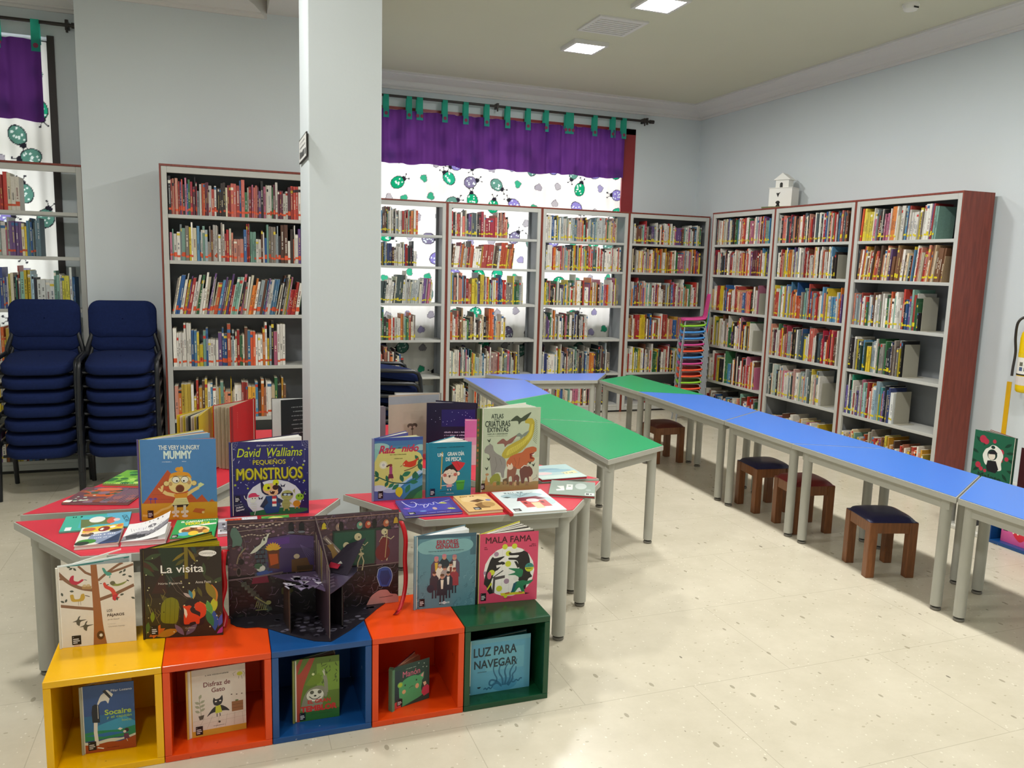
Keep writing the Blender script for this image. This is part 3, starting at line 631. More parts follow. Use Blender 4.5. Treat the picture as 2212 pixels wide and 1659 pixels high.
# ================================================================ STACKED CHAIRS
def rrect(w, h, r, n=6):
    p = []
    for cx, cy, a0 in ((w/2-r,h/2-r,0),(-w/2+r,h/2-r,PI/2),(-w/2+r,-h/2+r,PI),(w/2-r,-h/2+r,1.5*PI)):
        for i in range(n+1): a = a0+PI/2*i/n; p.append((cx+r*math.cos(a), cy+r*math.sin(a)))
    return p
def cushion(mb, w, h, r, th, M4, crown=.012, mi=0):
    """rounded pad in local xy, thickness along z, both faces crowned"""
    rings = [(1,-th/2+.008),(1,th/2-.008),(.965,th/2),(.7,th/2+crown*.6),(.35,th/2+crown),(0.02,th/2+crown)]
    pts = rrect(w,h,r); n = len(pts); v = []; f = []
    back = [(.02,-th/2-.004),(.6,-th/2-.004),(.965,-th/2)]
    for s, z in back+rings: v += [(x*s, y*s, z) for x, y in pts]
    for j in range(len(back+rings)-1):
        for k in range(n): f.append((j*n+k, j*n+(k+1)%n, (j+1)*n+(k+1)%n, (j+1)*n+k))
    return mb.raw(v, f, mi=mi, M4=M4, smooth=True)
def chair(label, group):
    """visitor chair, seat centre at origin height 0 = floor under the lowest chair; faces -y"""
    t = thing('stacking_chair', label, 'chair', (0,0,0), 0, group)
    m = MB([M['navy']]); cushion(m, .40, .43, .12, .056, Matrix.Translation((0,0,.322)) @ Matrix.Rotation(.15,4,'X'), .014); m.build('seat', t)
    m = MB([M['navyd']]); cushion(m, .36, .37, .08, .01, Matrix.Translation((0,.012,.287)) @ Matrix.Rotation(.15,4,'X'), 0); m.build('seat_pan', t)
    m = MB([M['navy']]); cushion(m, .42, .25, .07, .038, Matrix.Translation((0,.225,.59)) @ Matrix.Rotation(PI/2-.1,4,'X') , .008); m.build('backrest', t)
    for s in (-1, 1):
        x = s*.226
        MB([M['black']]).tube([(x*1.02,-.20,.002),(x,-.185,.22),(x,-.178,.30),(x,-.165,.335),(x,-.13,.352),(x,.05,.36),(x,.16,.365)], .0145).build('leg', t)
        MB([M['black']]).tube([(x,.245,.002),(x,.205,.22),(x,.185,.34),(x*.97,.19,.40),(x*.86,.215,.48),(x*.82,.235,.56)], .0145).build('leg', t)
    MB([M['black']]).tube([(-.22,-.10,.268),(.22,-.10,.268)], .009).tube([(-.22,.14,.30),(.22,.14,.30)], .009).tube([(0,-.10,.268),(0,.14,.30)], .008).build('seat_frame', t)
    return t
c0 = chair('', 'navy chairs stacked at the left'); first = True
def stack(x, y, rz, n, where, group, dz=.0895, lean=.0):
    global first
    for k in range(n):
        pos = 'at the top of' if k == n-1 else 'at the bottom of' if k == 0 else ('%s from the bottom in' % ORD(k+1))
        lab = 'navy padded chair %s the stack %s' % (pos, where)
        loc = (x+lean*k*math.sin(rz), y-lean*k*math.cos(rz), k*dz)
        if first: c0.location = loc; c0.rotation_euler = (0,0,rz); c0['label'] = lab; c0['group'] = group; first = False
        else: dup(c0, loc, rz, lab, group)
stack(-1.085, 5.86, 0, 7, 'at the far left', 'navy chairs in the far left stack', lean=.003)
stack(-.612, 5.82, 0, 7, 'left of the full bookcase', 'navy chairs in the stack by the bookcase', lean=.003)
stack(1.145, 5.75, PI/2, 6, 'right behind the pillar', 'navy chairs stacked behind the pillar', dz=.0895, lean=.003)
KCOL = {'pink':'d23a8c','lime':'8fce20','blue':'3a8ed8','orange':'f0501e'}
for k, v in KCOL.items(): M['k'+k] = mat('plastic_'+k, v, .35)
def kchair(colour, label):
    t = thing('child_chair', label, 'chair', (0,0,0), 0, 'coloured plastic chairs in the corner stack')
    m = MB([M['k'+colour]]); v = []; f = []; N = 18; K = 8
    prof = []                                       # seat from the front lip to the back, then up the backrest
    for i in range(9): q = i/8; prof.append((-.155+.29*q, .315-.012*math.sin(q*PI)-.02*(1-q)**4))
    for i in range(1, 5): a = i/4*1.35; prof.append((.135+.04*math.sin(a), .315+.04*(1-math.cos(a))))
    for i in range(1, 6): q = i/5; prof.append((.174+.035*q, .346+.215*q))
    for j, (y, z) in enumerate(prof):
        w = .155 if j < 9 else .155-.035*(j-8)/9
        if j >= len(prof)-1: w *= .75
        for i in range(K+1): u = i/K*2-1; v.append((u*w, y-(.02*u*u if j > 9 else 0), z+(.012*u*u if j <= 9 else 0)))
    nv = len(v)
    th = [(x, y+(.005 if z > .33 else 0), z-(.017 if z <= .335 else .006 if z <= .35 else 0)) for x, y, z in v]
    L = len(prof)
    for j in range(L-1):
        for i in range(K): a = j*(K+1)+i; f.append((a,a+1,a+K+2,a+K+1)); f.append((a+nv,a+K+1+nv,a+K+2+nv,a+1+nv))
    for i in range(K): f.append((i,i+nv,i+1+nv,i+1)); a = (L-1)*(K+1)+i; f.append((a,a+1,a+1+nv,a+nv))
    for j in range(L-1): a = j*(K+1); f.append((a,a+K+1,a+K+1+nv,a+nv)); a += K; f.append((a,a+nv,a+K+1+nv,a+K+1))
    m.raw(v+th, f, smooth=True); m.box((-.04,-.15,.285),(.04,-.145,.3)); m.build('seat_shell', t)
    for s in (-1, 1):
        MB([M['greyd']]).tube([(s*.175,-.17,0),(s*.135,-.13,.285),(s*.12,-.1,.293),(s*.12,0,.293)], .009).build('leg', t)
        MB([M['greyd']]).tube([(s*.175,.20,0),(s*.14,.13,.285),(s*.12,.1,.293),(s*.12,.0,.293)], .009).build('leg', t)
    return t
seq = ['lime','orange','lime','orange','orange','pink','blue','orange','pink','blue','blue','lime','pink']
KP = {}; cnt = {}
for k, col in enumerate(seq):
    cnt[col] = cnt.get(col, 0)+1
    pos = 'topmost of' if k == len(seq)-1 else 'at the bottom of' if k == 0 else '%s from the bottom in' % ORD(k+1)
    lab = '%s plastic child chair %s the colourful stack in the corner' % (col, pos)
    loc = (4.555+.0015*k, 7.08, k*.0645)
    if col not in KP:
        KP[col] = kchair(col, lab); KP[col].location = loc; KP[col].rotation_euler = (0,0,-PI/2-.42); KP[col].scale = (.88,.74,1.0)
    else: dup(KP[col], loc, -PI/2-.42, lab)
# ================================================================ DISPLAY CUBES
CH = .318
def cube(name, label, x0, y0, w, d, m, rz=0, h=CH, t=.021, hole=False):
    o = MB([M[m]]); o.box((0,0,0),(w,d,t)).box((0,0,h-t),(w,d,h)).box((0,0,t),(t,d,h-t)).box((w-t,0,t),(w,d,h-t)).box((t,d-.006,t),(w-t,d,h-t))
    b = o.build(name, None, (x0,y0,0), bevel=.0025); b.rotation_euler = (0,0,rz); return tag(b, label, 'display cube', 'painted wooden display cubes')
for x0, m, lb in ((-.5085,'by','glossy yellow open cube at the left end of the row'),(-.1875,'bo','orange open cube next to the yellow one'),(.1335,'bb','blue open cube in the middle of the row'),(.4555,'bo','orange open cube between the blue and dark green ones'),(.7775,'bg','dark green open cube at the right end of the row')):
    cube('display_cube', lb, x0, 2.503, .3195, .325, m)
# ================================================================ DISPLAY BOOKS
CREAM = 'e9e2d0'
def vbook(label, S, A, B, z, h, art=None, front='ffffff', back='e8e4da', spine=None, spineleft=True, sheets=9, thick=.004, pcol=None, fan=(.04,.32,.8,.97), backart=None, edge=CREAM, inner=None, tilt=0):
    """book standing open in a V: spine at S, front cover to A, back cover to B (world xy)"""
    S = Vector(S); A = Vector(A); B = Vector(B); t = thing('book', label, 'book', (S.x, S.y, z)); A -= S; B -= S; O = Vector((0,0)); w = A.length; wb = B.length
    def cover(L, R, col, a, name, th=.0028):
        M4 = frame_m(L, R); ww = (R-L).length; mb = MB([M['paint']]); mb.box((0,0,0),(ww,th,h), col, 0, M4)
        mb.raw([(.003,th+.0002,.003),(ww-.003,th+.0002,.003),(ww-.003,th+.0002,h-.003),(.003,th+.0002,h-.003)], [(3,2,1,0)], inner or CREAM, 0, M4)
        if a: a.add(mb, M4)
        return mb.build(name, t)
    if spineleft: cover(O, A, front, art, 'front_cover'); cover(B, O, back, backart, 'back_cover')
    else: cover(A, O, front, art, 'front_cover'); cover(O, B, back, backart, 'back_cover')
    # spine strip between the two covers
    n = ((A.normalized()+B.normalized())*-1).normalized(); d = Vector((-n.y, n.x)); k = thick+.004
    mb = MB([M['paint']]); q = O+n*k
    mb.prism([tuple(d*k*.6), tuple(d*k*.6+n*k*.7), tuple(-d*k*.6+n*k*.7), tuple(-d*k*.6)], 0, h, spine or front); mb.build('spine', t)
    # sheets fanned between the covers
    mb = MB([M['paint']]); aA = math.atan2(A.y, A.x); aB = math.atan2(B.y, B.x); da = (aA-aB+PI)%(2*PI)-PI; wl = min(w, wb)-.006
    fr = [fan[0]+(fan[1]-fan[0])*i/(sheets*2//3) for i in range(sheets*2//3+1)]+[fan[2]+(fan[3]-fan[2])*i/max(1,sheets//3) for i in range(sheets//3+1)]
    for i, q in enumerate(fr):
        a = aB+da*q; dd = Vector((math.cos(a), math.sin(a))); nn = Vector((-dd.y, dd.x))*.0006; bi = -n*.0075; p0 = bi; p1 = bi+dd*(wl-.008-.0015*(i%3))
        c = (pcol[i%len(pcol)] if pcol else CREAM)
        mb.prism([tuple(p0-nn), tuple(p1-nn), tuple(p1+nn), tuple(p0+nn)], .003, h-.004, c)
    mb.build('pages', t)
    return t
def sp(S, w, ang, th):
    """spine at left: A along ang, B opened behind by th (degrees)"""
    a = math.radians(ang); b = math.radians(ang+th); return (S[0]+w*math.cos(a), S[1]+w*math.sin(a)), (S[0]+w*math.cos(b), S[1]+w*math.sin(b))
# --- the very hungry mummy
a = Art(.27, .308)
a.rect('4f86bd',0,0,1,1).rect('d39a22',0,.785,1,1)
a.poly('c2552b',[(.03,.79),(.36,.375),(.72,.74),(.75,.785)]).poly('c2552b',[(.7,.785),(.8,.69),(.88,.785)]).poly('b95a30',[(.89,.785),(.93,.75),(.97,.785)])
for i in range(4): a.line('8e3c22',[(.26-.055*i,.56+.06*i),(.56+.04*i,.56+.06*i)],.003)
a.line('e3bd68',[(.02,.935),(.1,.945),(.2,.92),(.26,.87),(.36,.85),(.42,.8)],.03)
for u in (.13,.19):
    a.line('3f3f9a',[(u,.73),(u,.79)],.008)
    for k in range(6): a.line('3f3fae',[(u,.735),(u+.03*math.cos(k*PI/5),.735-.024*math.sin(k*PI/5)+.005)],.007)
for u,r in ((.34,.05),(.70,.05)): a.ell('8a6a38',u,.545,r*.8,None).ell('e8cf86',u,.545,r*.66,None)
a.ell('e8cf86',.50,.58,.13,.085).ell('ecd48a',.52,.535,.155,.125)
a.poly('e39a26',[(.37,.49),(.40,.42),(.52,.395),(.64,.415),(.68,.49),(.6,.45),(.5,.445),(.43,.46)]).ell('e39a26',.50,.37,.04,.028).ell('e8a52e',.54,.37,.025,.035)
a.line('6a3a1c',[(.43,.455),(.62,.455)],.007)
for u in (.465,.58): a.ell('4a3020',u,.5,.053,.043).ell('f4efdd',u,.5,.047,.038)
a.ell('1c1c1c',.478,.515,.013).ell('1c1c1c',.568,.515,.013)
a.ell('c79a60',.395,.55,.024,.026).ell('c79a60',.635,.535,.024,.026)
a.ell('8a4a22',.515,.61,.058,.05).ell('6b3413',.515,.615,.048,.04)
a.line('eacb82',[(.3,.645),(.34,.67),(.45,.695)],.05).line('eacb82',[(.60,.69),(.68,.64),(.76,.6)],.045)
for k in range(4): a.line('eacb82',[(.28,.645),(.235+.02*k,.60+.012*k*(-1 if k>1 else 1))],.02); a.line('d8dfa0',[(.76,.6),(.77+.02*k,.54+.01*abs(k-1))],.02)
a.poly('dd9224',[(.43,.68),(.62,.665),(.6,.73),(.45,.735)]).poly('e3dc9a',[(.45,.73),(.6,.725),(.63,.81),(.40,.82)]).poly('33201a',[(.41,.815),(.625,.808),(.6,.84),(.43,.845)])
for i in range(3): a.line('9a9458',[(.45-.012*i,.755+.02*i),(.6+.008*i,.75+.02*i)],.004)
for u in (.45,.57): a.line('d8d0b4',[(u,.82),(u-.005,.9)],.036).ell('e6dcc6',u-.03,.905,.025,.018).ell('e6dcc6',u+.025,.9,.025,.018).line('e6dcc6',[(u,.91),(u,.95)],.028).ell('e6dcc6',u,.955,.04,.018)
a.poly('c4622c',[(.71,.86),(.84,.875),(.8,.93),(.67,.905)]).ell('e9cf86',.81,.915,.018)
a.poly('c8841f',[(.36,1),(.45,.955),(.52,1)]).sticker(.085,.875,.075,.095,'2a1414')
a.text('THE VERY HUNGRY','e9eee6',.52,.10,.53,.055,.03).text('MUMMY','dff0e4',.50,.19,.36,.095,.05)
a.scrib('cfdceb',.36,.275,.13,.012).scrib('cfdceb',.58,.272,.055,.012)
A_, B_ = sp((-.288,3.165), .268, -9, 44)
vbook('blue picture book titled The Very Hungry Mummy, standing on the red table', (-.288,3.165), A_, B_, TH+.0005, .308, a, '4f86bd', 'b8a840', '5a4a80', pcol=['e8dfc8','7fa8c8','5a96b4','e0774a','d8d0b0'])
# --- pequenos monstruos
a = Art(.285, .29); rnd = random.Random(4)
a.rect('2b2a6b',0,0,1,1).rect('26225c',0,.7,1,1)
a.ell('d9dbe6',.55,.78,.36,.26)
a.poly('1f6a44',[(.05,1),(.24,.95),(.5,.91),(.75,.905),(.99,.93),(.98,.97),(.8,1)]).poly('1c2448',[(0,.82),(.12,.8),(.22,.92),(.24,1),(0,1)])
for _ in range(70):
    u, v = rnd.random(), rnd.uniform(.05,.98)
    if v > .6 and .16 < u < .9: continue
    a.ell('b9bce0',u,v,rnd.uniform(.003,.009),None,n=7)
for _ in range(14):
    u, v, q = rnd.uniform(.02,.95), rnd.uniform(.2,.62), rnd.uniform(0,PI); a.line('c4c4d8',[(u,v),(u+.035*math.cos(q),v+.035*math.sin(q))],.007)
def star(a, u, v, r, col):
    p = []
    for k in range(10): q = r*(1 if k%2==0 else .42); p.append((u+q*math.sin(k*PI/5), v-q*math.cos(k*PI/5)))
    a.poly(col, p)
for u, v in ((.23,.085),(.79,.085),(.05,.575),(.93,.33),(.94,.55)): star(a,u,v,.022,'b9c23c')
for cx, sx in ((0,1),(1,-1)):
    for q in (0,.4,.8,1.2,1.57): a.line('8a88a8',[(cx,0),(cx+sx*.1*math.cos(q),.11*math.sin(q))],.003)
    for r in (.035,.065,.09): a.line('8a88a8',[(cx+sx*r*math.cos(q),r*1.1*math.sin(q)) for q in (0,.4,.8,1.2,1.57)],.003)
a.line('8a88a8',[(.945,.1),(.945,.27)],.002).ell('b9bcd0',.945,.28,.014)
a.line('8a88a8',[(.21,.55),(.21,.62)],.002).ell('b9c23c',.21,.625,.012).line('8a88a8',[(.74,.44),(.74,.52)],.002).ell('8a88a8',.74,.53,.012)
for u, v in ((.66,.6),(.37,.76)): a.poly('1c1c40',[(u-.03,v-.02),(u,v+.01),(u+.035,v-.02),(u+.02,v+.025),(u,v+.015),(u-.02,v+.025)])
# skeleton with pink cap
for q in range(4): a.line('d4d8cc',[(.23+.01*q,.85+.025*q),(.32,.84+.028*q)],.01)
a.ell('d9ddd2',.285,.755,.05,.04).ell('d9ddd2',.27,.8,.035,.03).poly('cf3c62',[(.21,.755),(.22,.71),(.26,.69),(.31,.69),(.33,.72),(.365,.725),(.34,.745),(.28,.745)]).ell('4a2a50',.265,.765,.008).ell('4a2a50',.3,.763,.008).line('d4d8cc',[(.21,.8),(.17,.76),(.16,.72)],.01).line('d4d8cc',[(.3,.94),(.29,.99)],.009)
# wolf child
a.poly('1d2148',[(.38,.68),(.37,.48),(.42,.6),(.5,.57),(.62,.6),(.66,.66),(.62,.72),(.56,.73),(.44,.73)]).poly('1e4480',[(.44,.74),(.58,.735),(.63,.85),(.6,.97),(.44,.98),(.39,.87)])
a.poly('2a3050',[(.44,.75),(.36,.88),(.4,.9),(.47,.83)]).poly('2a3050',[(.6,.77),(.68,.82),(.66,.84),(.58,.84)])
a.ell('e2b38a',.50,.64,.1,.075).ell('e2b38a',.53,.69,.07,.05).ell('d7dc2c',.455,.62,.048,.05).ell('d7dc2c',.57,.56,.04,.045).ell('1b1420',.475,.63,.018).ell('1b1420',.58,.58,.014)
a.ell('3a1d24',.565,.625,.04,.035).poly('3a1018',[(.49,.67),(.56,.68),(.54,.72),(.5,.71)]).poly('f0f0e8',[(.5,.675),(.51,.69),(.52,.677)])
for i in range(4): a.rect(('c22c3c','eef0ea')[i%2],.52,.745+.035*i,.575,.78+.035*i)
for u in (.39,.4,.41,.62,.63): a.poly('1b1c30',[(u,.87),(u+.01,.87),(u+.006,.91)])
# mummy-like and green ones
a.ell('a9ab68',.715,.74,.08,.07).poly('a9ab68',[(.79,.68),(.82,.65),(.815,.72)]).rect('1d1f38',.65,.71,.79,.745).ell('b8cde6',.69,.73,.022,.014).ell('b8cde6',.74,.735,.022,.014).ell('9c9e60',.70,.86,.055,.07).line('9c9e60',[(.68,.92),(.67,.955)],.02).line('9c9e60',[(.73,.92),(.74,.95)],.02).line('c8c48a',[(.75,.83),(.78,.87)],.014)
for i in range(3): a.line('7e8048',[(.65,.77+.04*i),(.77,.765+.045*i)],.003)
a.ell('c38a24',.84,.86,.05,.045).ell('8fbf34',.88,.77,.055,.048).ell('3a5a18',.865,.755,.012).ell('3a5a18',.905,.76,.012).line('8fbf34',[(.93,.74),(.95,.7)],.006).line('c38a24',[(.82,.9),(.82,.93)],.012).line('c38a24',[(.87,.9),(.87,.93)],.012)
a.text('Del autor n.\u00ba 1 en ventas','e6e6f0',.5,.052,.33,.02).text('David  Walliams','c4d42e',.50,.145,.84,.115,.012,.25).text('PEQUE\u00d1OS','c9bf30',.49,.275,.42,.085,.02)
a.text('MONSTRUOS','6f6a16',.495,.437,.86,.16,.05).text('MONSTRUOS','c8bf2a',.495,.43,.84,.15,.03)
a.rect('15142c',.04,.72,.11,.81).sticker(.04,.72,.07,.09,'15142c').text('Ilustrado por','d8d8e0',.09,.845,.1,.014,0,0,.2).text('Adam','e8e8ee',.1,.875,.09,.026,.02,0,.2).text('Stower','e8e8ee',.11,.91,.11,.028,.02,0,.2)
A_, B_ = sp((.03,3.13), .284, -5, 28)
vbook('dark blue book titled Peque\u00f1os Monstruos, standing beside the pillar', (.03,3.13), A_, B_, TH+.0005, .29, a, '2b2a6b', '1d1c40', '2b2a6b', fan=(.02,.2,.2,.3), pcol=['f2f0ec'])
# --- raiz del nido
a = Art(.205, .265)
a.rect('4c86a8',0,0,1,1).rect('3a4c9c',0,0,1,.05).rect('4474a8',0,.05,1,.13).ell('9cc4c0',.12,.14,.2,.06).ell('9cc4c0',.95,.17,.12,.05)
a.poly('d9cf78',[(0,.4),(.1,.24),(.3,.18),(.7,.18),(.95,.26),(1,.35),(1,.62),(.8,.82),(.0,.84)]).poly('8cc0b8',[(0,.16),(.12,.18),(.1,.25),(0,.42)])
a.poly('b8d2e4',[(.3,.78),(.6,.72),(1,.5),(1,.8),(.2,.85)]).poly('3f7fae',[(.45,.86),(.7,.7),(1,.58),(1,1),(.4,1)]).poly('5a9cbc',[(.6,.8),(1,.66),(1,.78),(.7,.88)]).poly('5668a8',[(0,.84),(.5,.82),(.6,1),(0,1)]).ell('c8d0e4',.1,.8,.16,.05).ell('a8b8d8',.35,.85,.16,.035)
a.poly('2e6a4c',[(.62,1),(.75,.88),(1,.78),(1,1)]).poly('3f8a4e',[(.8,1),(.9,.9),(1,.86),(1,1)])
a.ell('e2dcb0',.2,.43,.085,None).ell('ece8d4',.2,.43,.06,None).ell('c8c4c0',.2,.43,.03,None)
a.line('24584a',[(.0,.585),(.12,.63),(.3,.7),(.48,.735),(.7,.745),(.85,.7),(1,.6)],.022).line('7a4a30',[(.62,.54),(.8,.5),(.92,.44),(1,.37)],.018)
for u, v, L, q in ((.1,.62,.15,2.0),(.12,.63,.12,3.8),(.3,.69,.14,4.2),(.3,.7,.14,1.9),(.42,.73,.15,-2.5),(.52,.75,.18,-2.5),(.6,.72,.17,1.9),(.72,.72,.19,-.05),(.74,.76,.2,-2.0),(.76,.56,.2,-2.75),(.84,.55,.2,-1.3),(.9,.44,.14,.9),(.92,.38,.14,2.2),(.98,.55,.2,1.9),(.8,.68,.18,1.2)): a.leaf('2c6a4a' if q > 0 else '2f7a52',u,v,L,q,.5)
a.poly('d8401e',[(.58,.43),(.66,.36),(.70,.40),(.82,.38),(.93,.32),(.87,.4),(.86,.46),(.75,.49),(.62,.47)]).ell('e8d8a0',.62,.435,.014).line('6a4020',[(.58,.45),(.54,.47)],.01)
a.rect('b0467a',.32,.46,.38,.6).ell('8a3a30',.35,.44,.03,None).line('5a2a1c',[(.33,.43),(.26,.46)],.03).poly('7a2a40',[(.31,.58),(.39,.58),(.41,.65),(.29,.65)]).line('c8886a',[(.32,.65),(.31,.69)],.012).line('c8886a',[(.37,.65),(.39,.69)],.012)
a.ell('d9c81c',.52,.87,.075,.075).poly('d9c81c',[(.47,.93),(.53,.965),(.57,.93)])
a.text('Ra\u00edz','c62c50',.28,.185,.33,.12,.035,.3).text('nido','cc3050',.74,.175,.34,.11,.035,.3).text('del','2a5a4a',.52,.165,.06,.02,.02,.3).scrib('6a6a30',.5,.27,.34,.014).scrib('6a6a30',.5,.335,.17,.012)
a.sticker(.095,.845,.1,.12)
A_, B_ = sp((.583,3.198), .204, -2.5, 40)
vbook('yellow and blue book titled Ra\u00edz del nido, first standing right of the pillar', (.583,3.198), A_, B_, TH+.0005, .265, a, '4c86a8', '3a4290', '8a90b0', pcol=['e8e4b8','e8e4c8','5a5aa0','e0dcb0'], fan=(.02,.12,.6,.9))
# --- un gran dia de pesca
a = Art(.19, .234)
a.rect('15829c',0,0,1,1)
a.line('c9a84e',[(.33,.17),(.31,.86)],.024).line('4a3a20',[(.345,.17),(.325,.86)],.003)
a.ell('1a1a1e',.35,.61,.05,.04).ell('f0e0cc',.35,.61,.042,.034).ell('1a1a1e',.7,.585,.05,.045).ell('f0e0cc',.7,.585,.042,.038)
a.poly('1c1a1e',[(.35,.56),(.42,.46),(.56,.40),(.66,.42),(.70,.55),(.5,.52)]).ell('1a1a1e',.515,.635,.178,.152).ell('e9d9c4',.515,.635,.17,.146).poly('1c1a1e',[(.35,.57),(.4,.48),(.5,.43),(.62,.44),(.68,.54),(.6,.49),(.55,.51),(.5,.485),(.44,.52),(.40,.51)])
a.poly('d22c38',[(.54,.37),(.66,.35),(.86,.39),(.82,.45),(.73,.53),(.68,.53)]).line('7a141c',[(.66,.36),(.74,.47)],.006)
a.ell('c4665a',.40,.605,.04,.032).ell('c4665a',.635,.6,.04,.032).ell('1a1a1e',.47,.58,.008).ell('1a1a1e',.545,.575,.008).poly('5a4a3c',[(.48,.61),(.53,.605),(.52,.65),(.49,.655)]).line('5a3a30',[(.42,.63),(.6,.62)],.005)
a.rect('e0a0a0',.44,.78,.56,.83).rect('3a6f98',.44,.83,.56,.865).line('e9e4dc',[(.47,.865),(.475,.895)],.016).line('e9e4dc',[(.53,.865),(.535,.895)],.016).line('f0e0cc',[(.44,.79),(.32,.8)],.014).line('f0e0cc',[(.56,.79),(.6,.8)],.012)
a.poly('3f9a38',[(.65,.72),(.86,.71),(.83,.89),(.68,.895)]).ell('58b446',.755,.725,.105,.014).line('1a4a1c',[(.66,.765),(.84,.76)],.008).line('1c4a30',[(.28,.905),(.6,.90)],.008)
a.text('UN','f2f4ee',.29,.225,.12,.062,.03).text('GRAN D\u00cdA','f2f4ee',.64,.205,.38,.085,.03).text('DE PESCA','f2f4ee',.59,.31,.35,.068,.03)
a.scrib('123a48',.32,.09,.22,.013).scrib('123a48',.66,.085,.34,.013).text('kalandraka','d8e4e8',.52,.945,.17,.02).sticker(.065,.845,.115,.13,'101838')
A_, B_ = sp((.81,3.196), .189, -3.5, 42)
vbook('turquoise book titled Un gran d\u00eda de pesca with a red-hatted child', (.81,3.196), A_, B_, TH+.0005, .234, a, '15829c', '15829c', '15829c', fan=(.03,.6,.6,.9), sheets=14, pcol=['f0ede6'])
# --- atlas de las criaturas extintas
a = Art(.266, .37)
a.rect('bcc8ac',0,0,1,1).rect('a28f5a',0,.875,1,1).rect('9aa070',0,.86,.1,.9).poly('c9cfb6',[(.5,.66),(1,.6),(1,.9),(.1,.88)])
a.poly('b8a83a',[(.36,.61),(.35,.55),(.42,.47),(.55,.42),(.7,.37),(.79,.30),(.82,.2),(.78,.19),(.74,.19),(.73,.16),(.78,.13),(.86,.13),(.9,.17),(.9,.27),(.87,.36),(.8,.44),(.7,.51),(.6,.56),(.48,.60)]).poly('cfc24e',[(.42,.58),(.45,.5),(.6,.45),(.72,.40),(.82,.31),(.85,.2),(.88,.2),(.86,.33),(.76,.43),(.6,.52)])
for i in range(14): q = i/13; a.line('4a5020',[(.44+.3*q,.45-.075*q),(.42+.3*q,.425-.075*q)],.004)
for i in range(13): q = i/12; a.line('4a5020',[(.9-.02*q,.14+.25*q),(.96-.03*abs(q-.5),.17+.27*q)],.005)
a.poly('8f8c84',[(.05,.5),(.08,.45),(.14,.43),(.13,.41),(.17,.43),(.2,.45),(.21,.5),(.26,.54),(.36,.58),(.42,.62),(.43,.7),(.4,.76),(.4,.84),(.36,.84),(.34,.77),(.24,.77),(.23,.85),(.19,.85),(.17,.72),(.15,.63),(.14,.55),(.09,.535),(.06,.53)]).line('6f6c66',[(.24,.58),(.27,.68),(.24,.75)],.006).line('6f6c66',[(.32,.6),(.36,.68)],.006)
a.poly('bb6238',[(.43,.65),(.5,.58),(.62,.55),(.7,.54),(.76,.49),(.88,.47),(.95,.49),(.95,.535),(.87,.55),(.85,.58),(.93,.62),(.9,.66),(.8,.67),(.77,.72),(.7,.74),(.5,.74),(.45,.72)]).poly('7a2018',[(.83,.56),(.92,.545),(.86,.6),(.92,.625),(.84,.62)]).poly('efe4d4',[(.86,.575),(.93,.55),(.91,.575)]).line('8a4424',[(.56,.6),(.6,.66),(.58,.72)],.006).line('8a4424',[(.66,.6),(.64,.7)],.006)
a.poly('8e5a44',[(.45,.72),(.55,.70),(.62,.73),(.6,.8),(.58,.9),(.54,.9),(.53,.82),(.48,.83),(.48,.9),(.45,.9)]).ell('e0cdb4',.50,.715,.05,.03).poly('e0cdb4',[(.47,.71),(.45,.67),(.5,.69),(.52,.66),(.55,.7)])
a.poly('6e4236',[(.66,.76),(.7,.71),(.8,.69),(.88,.74),(.9,.8),(.86,.84),(.86,.91),(.82,.91),(.8,.85),(.76,.85),(.75,.92),(.7,.92),(.68,.84)]).line('e6dccb',[(.69,.73),(.74,.7),(.82,.71)],.014).poly('7d4c3e',[(.56,.84),(.62,.8),(.67,.84),(.66,.9),(.62,.9),(.61,.87),(.58,.9)]).poly('8f9436',[(.15,.85),(.22,.79),(.3,.78),(.34,.83),(.34,.92),(.3,.92),(.28,.88),(.22,.88),(.18,.92),(.16,.88)]).poly('b88a4a',[(.06,.92),(.1,.8),(.14,.92)]).ell('b98a5a',.11,.79,.03,.015).poly('6a5434',[(.38,.86),(.46,.84),(.48,.92),(.38,.92)]).poly('d8c8a8',[(.83,.84),(.88,.84),(.9,.9),(.84,.91)]).line('6a5a3a',[(.9,.88),(.97,.85),(.96,.82)],.006)
for u, v, s, c in ((.66,.12,1.15,'3f4c38'),(.69,.32,.8,'7c887c'),(.43,.39,1.1,'8a5a50')):
    a.poly(c,[(u-.17*s,v+.035*s),(u-.06*s,v-.03*s),(u,v+.01),(u+.05*s,v-.02*s),(u+.17*s,v-.065*s),(u+.08*s,v+.03*s),(u+.01,v+.04*s),(u-.03*s,v+.075*s),(u-.04*s,v+.03*s)])
for i in range(9): a.line('9a8a2c',[(.46+.035*i,.6-.012*i),(.5+.035*i,.5-.014*i)],.004)
for u, v, c in ((.3,.9,'6a7a34'),(.42,.9,'a08050'),(.52,.91,'8a5a44'),(.6,.92,'c8a878'),(.64,.915,'7a5a3a'),(.24,.91,'b88a4a'),(.8,.92,'9a7a58')): a.ell(c,u,v,.03,.022).line(c,[(u-.015,v),(u-.018,v+.03)],.01).line(c,[(u+.015,v),(u+.018,v+.03)],.01)
for u, v in ((.13,.375),(.13,.595),(.1,.71),(.84,.66),(.9,.69)): a.poly('3a4434',[(u-.035,v-.01),(u,v+.005),(u+.03,v-.02),(u+.015,v+.02),(u,v+.03)])
a.text('ATLAS','29382e',.26,.095,.20,.052,.02).text('DE LAS','29382e',.26,.135,.1,.016,.01).text('CRIATURAS','29382e',.27,.185,.42,.07,.02).text('EXTINTAS','29382e',.275,.255,.35,.055,.02).scrib('6c7a66',.27,.305,.34,.014)
a.scrib('8a967e',.27,.33,.33,.008).sticker(.0,.895,.075,.075,'2a1a18')
